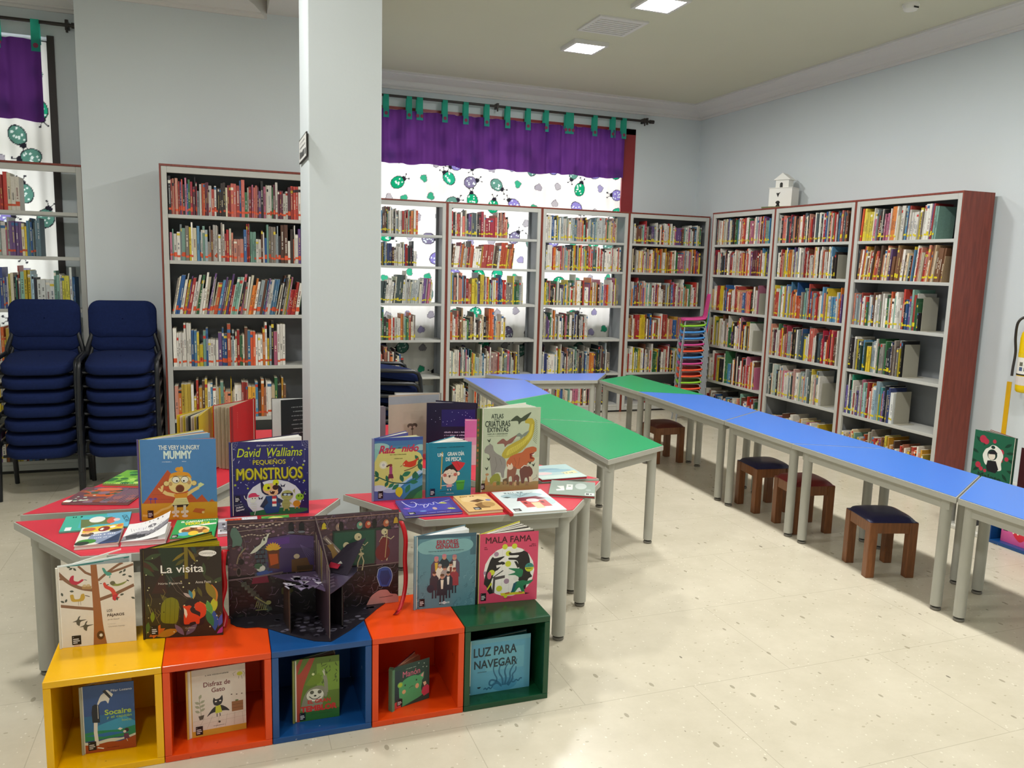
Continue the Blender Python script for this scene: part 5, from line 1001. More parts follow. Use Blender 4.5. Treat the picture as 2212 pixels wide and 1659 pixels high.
for u in (.72,.84): a.poly('10121a',[(u-.03,.13),(u-.03,.07),(u,.045),(u+.03,.07),(u+.03,.13)]).ell('6a7078',u,.15,.04,.012)
a.line('6a5a5e',[(0,.6),(.3,.585),(.62,.555)],.02).ell('5a4a4c',.12,.52,.03,.05).ell('14100f',.12,.52,.02,.035)
for i in range(9): a.poly('3c463e',[(.14+.035*i,.63+.035*i),(.2+.035*i,.625+.035*i),(.21+.035*i,.66+.035*i),(.15+.035*i,.67+.035*i)]).ell('4c564c',.16+.035*i,.665+.035*i,.018,.014,n=8)
for i in range(7): a.line('1e2824',[(.06+.02*i,.68),(.06+.02*i,.86)],.004)
a.ell('8a8e58',.45,.86,.03,.022).line('8a8e58',[(.44,.88),(.36,.83),(.3,.79)],.012)
for i in range(6): a.line('8a8e58',[(.32+.02*i,.84+.01*i),(.3+.022*i,.9+.008*i)],.008)
a.line('8a8e58',[(.3,.93),(.44,.93)],.01).poly('4a4a1c',[(.6,.72),(.7,.68),(.74,.76),(.66,.8),(.6,.78)])
M4 = frame_m(L_, F_); mb = MB([M['paint']]); mb.box((0,0,0),((Vector(F_)-Vector(L_)).length,.004,H_),'14100f',0,M4); a.add(mb,M4); mb.build('left_board', P_)
a = Art(.298,H_); castle_wall(a,1); a.rect('1c3026',.2,.17,.9,.52).rect('1f4c3a',.22,.19,.7,.55).rect('563646',.72,.2,1,.58)
for i in range(18): a.ell('5a4450',.03+.055*i,.06,.02,None,n=8)
for u, c in ((.1,'c8b42c'),(.96,'b8942c')): a.poly(c,[(u-.03,.14),(u-.02,.09),(u,.07),(u+.02,.09),(u+.03,.14)])
for u, c in ((.27,'8a7468'),(.52,'5a8a74'),(.62,'a8442c'),(.84,'a85a3a')): a.ell(c,u,.13,.035,.04).ell('c8a080',u+.01,.12,.02,.018)
for u in (.3,.7): a.ell('141012',u,.125,.028,.05)
a.line('6a5a5c',[(.2,.0),(.12,.12)],.014).line('7a6a64',[(.1,.22),(.3,.42)],.05).line('c8bfae',[(.12,.24),(.28,.4)],.012)
def skel(u, v, s, lean=0, sc='c2ba92'):
    a.ell(sc,u,v,.04*s,.036*s).ell('14201a',u+.012,v+.005,.008,.008).line(sc,[(u,v+.035*s),(u+lean*.5,v+.09*s),(u+lean,v+.16*s)],.01)
    for i in range(5): a.line(sc,[(u-.035*s+lean*i*.15,v+.055*s+.018*i*s),(u+.035*s+lean*i*.15,v+.05*s+.018*i*s)],.009)
    a.ell(sc,u+lean,v+.17*s,.03*s,.014*s).line(sc,[(u+lean,v+.17*s),(u+lean+.03,v+.24*s),(u+lean+.01,v+.33*s)],.013).line(sc,[(u+lean,v+.17*s),(u+lean-.04,v+.25*s),(u+lean-.05,v+.33*s)],.013)
    a.line(sc,[(u-.03,v+.06*s),(u-.06,v+.11*s),(u-.01,v+.13*s)],.01).line(sc,[(u+.03,v+.06*s),(u+.08,v+.09*s),(u+.12,v+.06*s)],.01)
skel(.36,.33,.95,.03); skel(.5,.25,1.1,.04); skel(.82,.22,.95,.02)
a.ell('6a1c20',.8,.44,.09,.09).ell('6a1c20',.82,.34,.06,.06).line('b8a070',[(.86,.2),(.83,.5)],.008).poly('8a6a3a',[(.13,.31),(.2,.3),(.24,.38),(.28,.45),(.2,.46),(.18,.38)])
a.line('8a8078',[(.2,.58),(1,.565)],.008).poly('2c4c98',[(.75,.62),(.82,.595),(.9,.62),(.93,.72),(.88,.82),(.77,.81),(.73,.7)]).poly('1c346e',[(.78,.64),(.87,.64),(.9,.72),(.85,.8),(.79,.79),(.76,.71)]).line('b8c4d8',[(.75,.62),(.82,.595),(.9,.62),(.93,.72),(.88,.82)],.006).line('b8c4d8',[(.75,.62),(.73,.7),(.77,.81)],.006)
a.poly('c88a84',[(.6,1),(.66,.9),(.76,.845),(.86,.85),(.9,.9),(.98,.91),(1,.95),(1,1)]).line('3a1c20',[(.76,.93),(.93,.925)],.006)
M4 = frame_m(F_, R_); mb = MB([M['paint']]); mb.box((0,0,0),(.298,.004,H_),'14100f',0,M4); a.add(mb,M4); mb.build('right_board', P_)
# curved floor sheet resting on the cubes and reaching over their front edge
cur = [(-.288,.02),(-.288,-.02),(-.27,-.05),(-.24,-.07),(-.2,-.075),(-.17,-.095),(-.13,-.14),(-.08,-.19),(-.03,-.232),(.02,-.252),(.03,-.245),(.09,-.19),(.14,-.135),(.18,-.085),(.21,-.045),(.24,-.012),(.25,.0)]
mb = MB([M['paint']]); mb.prism(cur, .0, .002, '201c24')
for _ in range(90):
    u, w = rnd.uniform(-.24,.2), rnd.uniform(-.22,-.02)
    if w < -.25+abs(u)*.95: continue
    mb.raw([(u+.011*math.cos(k*PI/4), w+.008*math.sin(k*PI/4), .0024) for k in range(8)], [tuple(range(8))], rnd.choice(['3c3a42','4e4a58','2c2832','625e6c']))
mb.build('floor_sheet', P_)
def panel(name, pts3, col, art=None, nrm=None):
    """thin card from 3d outline, thickness along its normal"""
    v = [Vector(p) for p in pts3]; n = (v[1]-v[0]).cross(v[2]-v[0]).normalized()*.0008; k = len(v); mb = MB([M['paint']])
    mb.raw([tuple(p-n) for p in v]+[tuple(p+n) for p in v], [tuple(range(k-1,-1,-1)), tuple(range(k,2*k))]+[(i,(i+1)%k,(i+1)%k+k,i+k) for i in range(k)], col)
    if art:
        for poly, c in art:
            for sg in (-1.35, 1.35):
                q = [Vector(p)+n*sg for p in poly]; f = tuple(range(len(q))) if sg > 0 else tuple(range(len(q)-1,-1,-1)); mb.raw([tuple(p) for p in q], [f], c)
    return mb.build(name, P_)
fx = lambda s, z: (.018*s, -.25*s, z)
drip = [([fx(q+.00,.30-.06*q),fx(q+.035,.30-.06*q),fx(q+.02,.30-.06*q-rnd.uniform(.06,.2))], rnd.choice(['8a7080','a8968c','c4b498','6f5866','9a7488','b8a83c'])) for q in [i*.065+.04 for i in range(14)]]
panel('centre_fin', [fx(0,.002),fx(1,.002),fx(1,.240),fx(.45,.31),fx(0,.349)], '43323c', drip+[([fx(.97,.01),fx(.995,.01),fx(.995,.235),fx(.97,.238)],'b8a898'),([fx(.0,.345),fx(.45,.306),fx(1,.236),fx(1,.243),fx(.45,.313),fx(0,.352)],'a89890')])
web = [([(x,-.02-.2*rnd.random()*0-y,z) for x, y, z in ((u,w,.1515),(u+.03,w+.012,.1515),(u+.012,w+.03,.1515))], rnd.choice(['6c6078','8f84a0','b4aebc','5c5068'])) for u, w in [(rnd.uniform(-.12,.0),rnd.uniform(.0,.12)) for _ in range(26)]]
panel('upper_floor', [(-.155,.0,.15),(-.11,-.05,.15),(-.05,-.10,.15),(.010,-.19,.15),(.012,-.17,.15),(0,-.0,.15)], '50415c', web)
panel('upper_floor_sheet', [(.004,0,.15),(.012,-.17,.15),(.016,-.225,.15),(.075,-.15,.15),(.14,-.04,.15),(.15,0,.15)], '3e364a', [([(.02,-.05-.03*i,.15),(.06-.004*i,-.04-.025*i,.15),(.05,-.055-.025*i,.15)],'6a5e72') for i in range(5)])
panel('wall_card', [(-.115,-.045,.002),(-.1,-.155,.002),(-.1,-.14,.15),(-.112,-.05,.15)], '3a2c28', [([(-.102,-.145,.01),(-.101,-.152,.01),(-.101,-.14,.146),(-.102,-.135,.146)],'8a6a54')])
panel('stair_card', [(.006,-.08,.002),(.075,-.15,.002),(.075,-.15,.149),(.03,-.1,.149),(.006,-.08,.149)], '161418', [([(.071,-.147,.004),(.074,-.15,.004),(.074,-.15,.146),(.071,-.147,.146)],'6a6460')])
panel('bat_card', [(.02,-.005,.152),(.10,-.075,.152),(.17,-.04,.27),(.11,-.005,.24)], '2c2634', [([(.04,-.025,.17),(.07,-.05,.17),(.08,-.05,.185),(.05,-.03,.19)],'c83048'),([(.07,-.05,.188),(.085,-.06,.192),(.08,-.056,.2)],'d8d8d0')])
def ribbon(pts, w, name='ribbon'):
    mb = MB([mat('red_satin','c0101c',.35)] if 'red_satin' not in bpy.data.materials else [bpy.data.materials['red_satin']]); P = [Vector(p) for p in pts]; v = []
    for i, p in enumerate(P):
        d = Vector(w[i]) if isinstance(w, list) else Vector(w); v += [tuple(p-d/2), tuple(p+d/2)]
    n = len(v); off = [(x+.0006,y-.0012,z) for x, y, z in v]; f = []
    for i in range(len(P)-1): f += [(2*i,2*i+1,2*i+3,2*i+2),(2*i+2+n,2*i+3+n,2*i+1+n,2*i+n),(2*i,2*i+2,2*i+2+n,2*i+n),(2*i+1+n,2*i+3+n,2*i+3,2*i+1)]
    mb.raw(v+off, f+[(0,n,n+1,1),(n-2,n-1,2*n-1,2*n-2)], smooth=True); mb.build(name, P_)
def sm(pts, k=6):
    """smooth path through the points"""
    P = [Vector(p) for p in pts]; out = []
    for i in range(len(P)-1):
        a, b, c, d = P[max(i-1,0)], P[i], P[i+1], P[min(i+2,len(P)-1)]
        for j in range(k): t_ = j/k; out.append(.5*((2*b)+(c-a)*t_+(2*a-5*b+4*c-d)*t_**2+(3*b-a-3*c+d)*t_**3))
    return out+[P[-1]]
ribbon(sm([(-.292,.03,.24),(-.302,.012,.252),(-.309,-.004,.2),(-.305,-.008,.13),(-.318,-.012,.07),(-.305,-.02,.03),(-.312,-.05,.004)]), (.018,-.008,0))
ribbon(sm([(.297,.01,.305),(.307,-.004,.302),(.318,-.02,.25),(.316,-.022,.17),(.318,-.03,.10),(.308,-.05,.05),(.285,-.085,.012),(.262,-.112,.003)]), (.014,-.006,.004))
# ================================================================ BOOKS LYING FLAT ON THE RED TABLES
def flat(label, quad, z, th, art_f, cover='ffffff', edge='e8e2d4', spine=None, name='book', curl=None):
    """quad: near-left, far-left, far-right, near-right in world xy; artwork painted with u along near edge, v from the far edge"""
    Q = [Vector(p) for p in quad]; c = sum(Q, Vector((0,0)))/4; t = thing(name, label, 'book', (c.x,c.y,z)); Q = [q-c for q in Q]
    ex = ((Q[3]-Q[0])+(Q[2]-Q[1]))/2; ey = ((Q[1]-Q[0])+(Q[2]-Q[3]))/2; w, h = ex.length, ey.length; ux = ex.normalized(); uy = Vector((-ux.y, ux.x))
    o = -ux*w/2-uy*h/2; ct = min(.0022, th*.3); M0 = Matrix(((ux.x,uy.x,0,o.x),(ux.y,uy.y,0,o.y),(0,0,1,0),(0,0,0,1)))
    MB([M['paint']]).box((.002,.002,ct),(w-.002,h-.002,th-ct),edge,0,M0).build('pages', t)
    mb = MB([M['paint']]); mb.box((0,0,th-ct),(w,h,th),cover,0,M0)
    a = Art(w, h); art_f(a); MA = M0 @ Matrix(((1,0,0,0),(0,0,1,0),(0,-1,0,th),(0,0,0,1)))   # panel (x, -depth, z) -> (x, z along y, up)
    if not curl: a.add(mb, MA)
    mb.build('front_cover', t); MB([M['paint']]).box((0,0,0),(w,h,ct),cover,0,M0).build('back_cover', t)
    if spine:
        x0, x1, y0, y1, sc = spine; MB([M['paint']]).box((x0*w,y0*h-.0,0),(x1*w,y1*h,th+.0004),sc,0,M0).build('spine', t)
    if curl:                                          # the cover lifts off the page block at one corner
        mb = MB([M['paint']]); K = 10; lift = lambda x, y: th+.0006+curl*max(0,(x/w)*.75+(y/h)*.25-.25)**2
        for vs, fs, col, k in [([(0,0),(w,0),(w,h),(0,h)],[(0,1,2,3)],cover,0)]+a.s:
            xs = [p[0] for p in vs]; ys = [p[1] for p in vs]
            bm = bmesh.new(); vv = [bm.verts.new((x,y,0)) for x, y in vs]
            for f in fs:
                try: bm.faces.new([vv[i] for i in f])
                except ValueError: pass
            for ax in (0,1):
                for i in range(1,K):
                    pl = [0,0,0]; pl[ax] = (w,h)[ax]*i/K; nn = [0,0,0]; nn[ax] = 1
                    bmesh.ops.bisect_plane(bm, geom=bm.verts[:]+bm.edges[:]+bm.faces[:], plane_co=pl, plane_no=nn)
            bm.verts.index_update(); mb.raw([(v.co.x, v.co.y, lift(v.co.x, v.co.y)+.00001*k) for v in bm.verts], [tuple(v.index for v in f.verts) for f in bm.faces], col, 0, M0); bm.free()
        mb.build('lifted_cover', t)
    return t
T0 = TH+.0005
def f1(a):
    a.rect('45b39c',0,0,1,1).rect('62b8d8',.62,0,1,1).rect('4cb6c0',.25,.1,.64,.85).poly('6a7a48',[(.25,.3),(.45,.35),(.72,.25),(.72,.75),(.5,.7),(.3,.9)]).ell('f0f0ea',.5,.38,.12,.2).ell('d8604a',.72,.5,.07,.2).ell('e8c8c8',.8,.48,.05,.1).rect('f0f0f0',.07,.76,.16,.97)
    a.text('OSCAR','1c4a54',.94,.45,.4,.1,.02,0,-1.35).scrib('123430',.18,.1,.14,.09)
flat('thin turquoise and sky-blue book marked Oscar, lying left on the red table', [(-.548,3.085),(-.55,3.268),(-.331,3.272),(-.325,3.092)], T0, .006, f1, '45b39c')
def f2(a):
    a.rect('e8e4d8',0,0,1,1).rect('e3c02c',.05,.0,1,.3).ell('c8664a',.2,.14,.16,.1).ell('8a2a20',.55,.18,.14,.14).ell('f4efe6',.5,.18,.06,.06).ell('f4efe6',.75,.12,.07,.06).ell('d8783a',.92,.1,.08,.08).ell('5a4a3a',.2,.42,.15,.12).ell('e8b080',.18,.34,.12,.06).poly('8a96b4',[(.3,.45),(1,.3),(1,.9),(.5,.95),(.25,.7)]).poly('2c3a5a',[(.6,.9),(1,.5),(1,1),(.5,1)]).ell('3f8a34',.25,.82,.22,.13).ell('2a3a2c',.15,.9,.18,.1).ell('3a3c44',.85,.35,.15,.08).scrib('f4f4f4',.6,.5,.5,.05).scrib('e8ecf4',.6,.66,.4,.04).rect('3a4a7a',.6,.94,1,1)
flat('glossy photo-covered book with food and a lifted cover, near the table corner', [(-.466,2.89),(-.478,3.085),(-.34,3.085),(-.335,2.893)], T0, .014, f2, 'e8e4d8', 'e4e0d8', curl=.012)
def f3(a):
    a.rect('ecebea',0,0,1,1).scrib('2a2a2a',.6,.08,.6,.07).poly('8c8a90',[(.0,.75),(.3,.5),(.6,.55),(1,.3),(1,.55),(.5,.85),(.0,1)]).poly('3a3a3e',[(.05,.72),(.3,.62),(.55,.7),(.9,.55),(.5,.82),(.1,.9)]).ell('e4e2e6',.35,.4,.12,.1)
    for i in range(14): a.line('55555c',[(.1+.06*i,.3+.02*(i%3)),(.16+.05*i,.5-.03*(i%4))],.008)
    a.ell('77757c',.6,.33,.1,.08).ell('efeef0',.6,.33,.07,.05).line('1c1c20',[(.0,.95),(.4,.88),(.8,.68),(1,.5)],.03)
flat('black and white manga with its cover curling up, in front of the mummy book', [(-.327,2.89),(-.322,3.07),(-.186,3.07),(-.184,2.875)], T0, .018, f3, 'ecebea', 'd6d2cc', curl=.075)
def f4(a):
    a.rect('1f9a54',0,0,1,1).ell('e8d8a0',.5,.62,.36,.24).ell('8a5a2c',.5,.62,.3,.18).ell('4aa8c8',.3,.8,.15,.1).ell('e8c03a',.5,.78,.12,.12).ell('e8b088',.32,.5,.07,.07).ell('e8b088',.62,.52,.07,.07).ell('5a3420',.45,.55,.05,.06).ell('f0ece0',.5,.42,.14,.06).ell('d8a038',.78,.7,.08,.1)
    a.text('EL CAPIT\u00c1N','f0f0e8',.38,.12,.5,.12,.04).text('VERRUGA','d8cc30',.53,.25,.6,.14,.06).scrib('d0e8d0',.78,.08,.35,.05).poly('e8e8e0',[(.55,.32),(.98,.26),(.98,.33),(.7,.38)]).sticker(.03,.82,.14,.15)
flat('green comic titled El capit\u00e1n Verruga lying between two books', [(-.176,2.89),(-.163,3.092),(-.025,3.085),(-.027,2.875)], T0, .014, f4, '1f9a54', 'c8b8a0')
def f5(a):
    a.rect('c9c6cc',0,0,1,1).rect('8a8a96',.0,.25,1,.7).scrib('3a3a44',.5,.4,.8,.12).scrib('e8e6ea',.5,.55,.7,.1).poly('6a6872',[(.1,.6),(.5,.4),(.9,.6),(.6,.8),(.2,.85)]).rect('b0402c',.2,.06,.6,.2).text('TUBE','dfe0e6',.76,.12,.3,.12,.05).scrib('d84a24',.38,.13,.4,.13).sticker(.06,.74,.2,.12)
flat('grey comic with red lettering, half under the pop-up book', [(-.022,2.905),(-.018,3.085),(.120,3.083),(.116,2.903)], T0, .01, f5, 'c9c6cc')
def f6(a): a.rect('3c8a3a',0,0,1,1).ell('c8cc58',.5,.5,.42,.42).ell('e8d8c8',.5,.5,.34,.32).ell('c86a70',.5,.55,.2,.2).line('8ab04a',[(0,.1),(.3,.02),(.6,.12),(1,.03)],.06)
flat('small green book behind the pop-up, in front of the dark blue one', [(.13,2.91),(.134,3.075),(.235,3.072),(.231,2.907)], T0, .01, f6, '3c8a3a')
def f7(a):
    r = random.Random(8); a.rect('6a4048',0,0,1,1).rect('c85a24',.15,.2,.6,.6)
    for _ in range(60): a.ell(r.choice(['8a4a3a','5a3a50','7a5a6a','4a5a48','a8583a','8a6a78','3a4a40']),r.random(),r.random(),r.uniform(.03,.09),None,n=8)
    for _ in range(12): a.ell('b8c0b0',r.uniform(.0,.35),r.uniform(.5,.95),r.uniform(.015,.035),None,n=8)
    for i in range(9): a.line('8a7084',[(.55+.05*i,.95),(.7+.04*i,.1)],.02)
    a.ell('d86a48',.42,.14,.2,.1).ell('7a2a28',.05,.85,.05,None).rect('efece4',.01,.84,.11,.97)
flat('dark red and purple picture book lying flat at the left of the far table', [(-.600,3.452),(-.535,3.668),(-.292,3.600),(-.352,3.385)], T0, .008, f7, '5a3a40')
def f8(a):
    r = random.Random(3); a.rect('6fae3a',0,0,1,1)
    for _ in range(60): a.ell(r.choice(['8ac84a','3f8a3c','a8d85a','5aa84a','2f6a34','c8e07a']),r.random(),r.random(),r.uniform(.04,.1),None,n=8)
    a.ell('c8703a',.75,.5,.15,.12)
    for i in range(20): a.ell('f0f0c0',.03+i*.05,.98,.012,None,n=6)
flat('bright leafy green book lying flat behind the mummy book', [(-.482,3.712),(-.41,3.93),(-.212,3.86),(-.290,3.645)], T0, .008, f8, '6fae3a')
def f9(a):
    a.rect('40368c',0,0,1,1).rect('4a46a8',.1,.3,.9,.8)
    a.line('ded8f4',[(.1,.1),(.13,.3),(.2,.52),(.28,.5),(.33,.3),(.3,.18),(.24,.2)],.014).line('ded8f4',[(.33,.3),(.37,.42),(.4,.35),(.43,.45),(.47,.35),(.5,.45)],.012).line('ded8f4',[(.44,.42),(.4,.62),(.5,.5),(.54,.32),(.58,.45),(.63,.42),(.62,.28),(.68,.28),(.7,.42),(.76,.3),(.95,.2)],.012)
    for u, v in ((.78,.4),(.85,.78)):
        for q in range(6): a.leaf('c9c83a',u,v,.09,q*.5,.3)
    for q in range(5): a.leaf('a85ab0',.1,.62,.09,.6+q*.4,.35)
    a.ell('b89a9a',.58,.68,.04,.08).ell('6a8ac8',.35,.8,.06,.04).scrib('a8a0d8',.6,.92,.4,.03).sticker(.08,.82,.12,.13)
flat('violet book titled Viajera lying at the left corner of the right red table', [(.652,2.943),(.672,3.150),(.907,3.146),(.878,2.937)], T0, .01, f9, '40368c', 'd8d4e4')
def f10(a): a.rect('dcb678',0,0,1,1).ell('e8c890',.5,.3,.4,.2).poly('6a4a2c',[(.3,.4),(.6,.3),(.75,.42),(.5,.5)]).poly('8a6438',[(.35,.62),(.6,.5),(.8,.7),(.7,.85),(.4,.85)]).ell('b89058',.75,.65,.18,.15).scrib('8a5a2c',.4,.1,.5,.06).ell('8088b8',.86,.4,.08,.06).sticker(.22,.78,.2,.15)
flat('small beige book lying flat between the violet and white ones', [(.900,2.917),(.918,3.141),(1.062,3.142),(1.046,2.917)], T0, .014, f10, 'dcb678', 'e8d8b8')
def f11(a):
    a.rect('d8e4e6',0,0,1,1).ell('a8c4cc',.5,.25,.4,.12).ell('b8d0d4',.8,.55,.2,.2).poly('7a2a3c',[(.3,.5),(.38,.35),(.75,.32),(.88,.45),(.6,.5)]).rect('c85a5a',.36,.5,.84,.8).rect('e8c8a0',.52,.6,.68,.86)
    for u in (.42,.74): a.rect('7a2a30',u-.03,.56,u+.03,.64)
    for q in range(5): a.line('3a4a4c',[(.45,.3),(.3+.12*q,.12+.03*(q%2))],.007)
    a.ell('e8d8dc',.6,.5,.12,.08).poly('4a5a60',[(.12,.3),(.2,.27),(.28,.3),(.2,.34)]).scrib('7a9298',.4,.1,.35,.06).sticker(.08,.82,.13,.11)
flat('white book with a red spine and a drawn red house, lying flat', [(1.066,2.858),(1.086,3.163),(1.318,3.156),(1.298,2.852)], T0, .012, f11, 'd8e4e6', 'e8e4dc', spine=(-.035,.02,0,1,'b8202c'))
def f12(a):
    a.rect('8a9c90',0,0,1,1).poly('dfe6de',[(.14,.42),(.3,.38),(.33,.7),(.16,.75),(.14,.65),(.25,.6)]).poly('dfe6de',[(.36,.25),(.5,.25),(.5,.62),(.36,.65)]).rect('8a9c90',.4,.35,.46,.42).ell('b8c4be',.68,.35,.13,.22).ell('a0b0a8',.85,.6,.06,.08).rect('d8dcd8',.78,.8,.98,.97).scrib('3a4a44',.88,.88,.16,.1)
flat('small grey-green book lying at the right corner of the red table', [(1.304,3.090),(1.432,3.272),(1.612,3.188),(1.482,2.998)], T0, .012, f12, '8a9c90', 'a83038')
def f13(a):
    a.rect('a8c4c4',0,0,1,1).ell('7aa0b0',.4,.35,.3,.12).ell('88b0bc',.6,.45,.3,.1).ell('d8c0c0',.2,.6,.2,.1).rect('c0d4cc',.0,.75,1,1).poly('d8d0a0',[(.6,.6),(.95,.5),(.95,.7),(.65,.75)]).scrib('5a7a80',.75,.65,.25,.06)
flat('pale blue book with a red spine lying behind the tall atlas', [(1.325,3.265),(1.42,3.56),(1.61,3.505),(1.595,3.33)], T0, .014, f13, 'a8c4c4', 'b8303a')
# ================================================================ BOOKS STANDING AT THE BACK OF THE RED TABLES
a = Art(.256,.28); a.rect('cdb020',0,0,1,1); rnd = random.Random(1)
for i in range(12): a.line('9a7a18',[(.15,.6+.02*i),(.4,.45+.03*i),(.75,.38+.03*i)],.006)
vbook('yellow book standing open, left of the red one behind the mummy', (-.038,3.995), (-.092,3.75), (-.186,3.79), T0, .28, a, 'cdb020', 'cdb020', 'cdb020', spineleft=False, inner='d8bc28', sheets=8, pcol=['e0d0c0','d8c84a','c8c4b0','3a3a34','d8d4c4'], fan=(.1,.75,.8,.95))
a = Art(.257,.3); a.rect('d01418',0,0,1,1); a.rect('9a0c12',0,0,.1,1); [a.rect('e87a6a',.27,.12+.03*i,.285,.135+.03*i) for i in range(9)]
vbook('bright red book standing wide open behind the table gap', (.152,4.065), (.04,3.84), (-.036,3.9), T0, .30, a, 'd01418', 'c01418', 'c01418', spineleft=False, inner='d8d0bc', sheets=11, pcol=['d8cfb8','cabfa4','b8ae94'], fan=(.25,.8,.85,.98))
a = Art(.25,.235); a.rect('1c2426',0,0,1,1); [a.scrib('9aa4a4',.45+.04*(i%2),.17+.1*i,.45,.022) for i in range(7)]
vbook('black book with white writing, partly hidden by the pillar', (.545,4.42), (.30,4.355), (.256,4.43), T0, .238, a, '1c2426', '16181a', '16181a', spineleft=False, inner='d8dcd8', sheets=7, fan=(.1,.5,.55,.9), pcol=['e4e6e2'])
a = Art(.28,.31); a.rect('b9ab9a',0,0,1,1).rect('9aa0a8',0,0,1,.13); [a.line('9a8c7c',[(.28,.27+.022*i),(.75,.27+.022*i)],.003) for i in range(6)]; a.rect('b3a592',.3,.46,.85,.95)
a.ell('5a4c42',.42,.50,.06,.04).ell('5a4c42',.50,.50,.06,.04).poly('5a4c42',[(.37,.51),(.55,.51),(.46,.58)]).ell('b8a090',.42,.53,.03,.025).ell('b8a090',.50,.53,.03,.025).line('5a4c42',[(.46,.57),(.47,.86)],.01)
vbook('large grey-beige book with a small heart-shaped tree, right of the pillar', (1.072,3.975), (.792,3.93), (.84,4.02), T0, .318, a, 'b9ab9a', 'a8a49c', 'a8a49c', spineleft=False, inner='c8c4c0', sheets=6, fan=(.1,.5,.6,.95), pcol=['d8d6d4'])
rnd = random.Random(6); a = Art(.25,.29); a.rect('1b1838',0,0,1,1).rect('242068',.3,.12,1,.42); [a.ell('c8ccf0',rnd.uniform(.1,.95),rnd.uniform(.08,.4),.007,None,n=6) for _ in range(20)]; [a.scrib('c8c4e0',.66,.52+.055*i,.6,.025) for i in range(4)]
vbook('dark indigo book with white handwriting behind the turquoise one', (1.215,3.80), (.967,3.845), (1.035,3.925), T0, .288, a, '1b1838', '1c1430', '1c1430', spineleft=False, inner='2c2440', sheets=5, fan=(.3,.6,.7,.95), pcol=['e8e6ec','2a2440'])
a = Art(.15,.225); a.rect('d870b0',0,0,1,.5).rect('dca0c0',0,.38,1,.55).rect('d8c8d0',0,.55,1,1)
vbook('pink book peeking out left of the tall atlas', (1.27,3.665), (1.121,3.685), (1.13,3.72), T0, .225, a, 'd870b0', 'd870b0', 'd870b0', spineleft=False, sheets=4)
a = Art(.1,.19); a.rect('8c8490',0,0,1,1)
vbook('grey-mauve book edge showing right beside the pillar', (.746,4.34), (.856,4.33), (.85,4.36), T0, .19, a, '8c8490', '8c8490', '8c8490', sheets=3)
# ================================================================ RIGHT WALL CORNER: cubes, books, extinguisher, model house, sign
cube('display_cube', 'blue open cube by the right wall, strawberry book inside', 4.32, 3.365, .315, .32, 'bb', -PI/2)
M['bw'] = chipped('white_gloss', 'cfcdc4', '8a8880')
cube('display_cube', 'white open cube at the right wall, dark cat book inside', 4.32, 3.70, .315, .32, 'bw', -PI/2)
cube('display_cube', 'dark cube at the far right edge, red book on it', 4.32, 3.03, .315, .32, 'bb', -PI/2)
a = Art(.27,.33); a.rect('1f6046',0,0,1,1)
for u, v, q in ((.2,.2,2.5),(.25,.25,1.2),(.75,.2,.6),(.8,.3,.2),(.85,.4,-.3),(.15,.4,2.8),(.12,.55,3.3),(.2,.65,3.8),(.75,.68,-.8),(.85,.6,-.2)): a.leaf('123c2c',u,v,.2,q,.35)
for u, v, r in ((.22,.13,.09),(.3,.16,.07),(.5,.13,.045),(.68,.3,.07),(.82,.4,.05),(.16,.62,.07),(.24,.68,.05),(.34,.7,.04),(.7,.45,.04)): a.ell('b8324a',u,v,r,None,n=9)
a.poly('e6e6dc',[(.3,.55),(.24,.42),(.3,.3),(.38,.26),(.45,.2),(.55,.2),(.68,.26),(.75,.36),(.7,.5),(.74,.62),(.62,.66),(.58,.5),(.42,.48),(.36,.6)]).ell('1c3a30',.48,.38,.12,.1).ell('e6dccc',.47,.4,.085,.075).poly('1c1c22',[(.38,.5),(.58,.48),(.66,.62),(.6,.7),(.4,.7),(.36,.62)]).poly('1c1c22',[(.38,.34),(.5,.29),(.6,.33),(.56,.36),(.4,.38)]).ell('1c3a30',.48,.24,.05,.03)
a.text('Malote','16342a',.46,.8,.56,.1,.03)
vbook('big green book titled Malote with red flowers, by the right wall', (4.335,3.265), (4.332,3.533), (4.42,3.5), CH+.0005, .335, a, '1f6046', '7a1c24', '143c2c', spineleft=False, sheets=8, fan=(.1,.6,.6,.9), pcol=['3a3430','c8c0b0','4a3a34'])
a = Art(.26,.26); a.rect('3a0c14',0,0,1,1).ell('a01c2c',.55,.5,.4,.4).ell('b8283a',.6,.45,.25,.25)
vbook('dark red book at the right edge, beside the big green one', (4.33,2.97), (4.332,3.225), (4.42,3.19), CH+.0005, .29, a, '3a0c14', '2a0a10', '2a0a10', spineleft=False, sheets=5)
a = Art(.24,.19); a.rect('d45a9a',0,0,1,1).poly('d8283c',[(.22,.32),(.5,.24),(.8,.3),(.78,.5),(.6,.8),(.5,.88),(.36,.76),(.24,.54)]); [a.ell('f4e6d0',.32+.12*(i%4)+.05*(i//4%2),.38+.13*(i//4),.022,None) for i in range(10)]; a.ell('6a5a4c',.55,.24,.22,.06).sticker(.05,.4,.12,.25)
vbook('pink book with a red strawberry inside the blue cube by the wall', (4.36,3.07), (4.362,3.31), (4.44,3.30), IZ, .19, a, 'd45a9a', 'c04a8a', 'c04a8a', spineleft=False, sheets=4)
a = Art(.2,.2); a.rect('dcd8cc',0,0,1,1).ell('26262a',.72,.5,.24,.34).poly('26262a',[(.55,.3),(.58,.12),(.7,.24)]).poly('26262a',[(.76,.22),(.88,.1),(.9,.3)]).ell('d8d0a0',.66,.4,.04,.03).ell('d8d0a0',.82,.38,.04,.03)
vbook('cream book with a black cat inside the white cube by the wall', (4.36,3.43), (4.362,3.63), (4.43,3.61), IZ, .2, a, 'dcd8cc', 'c8c4b8', 'c8c4b8', spineleft=False, sheets=4)
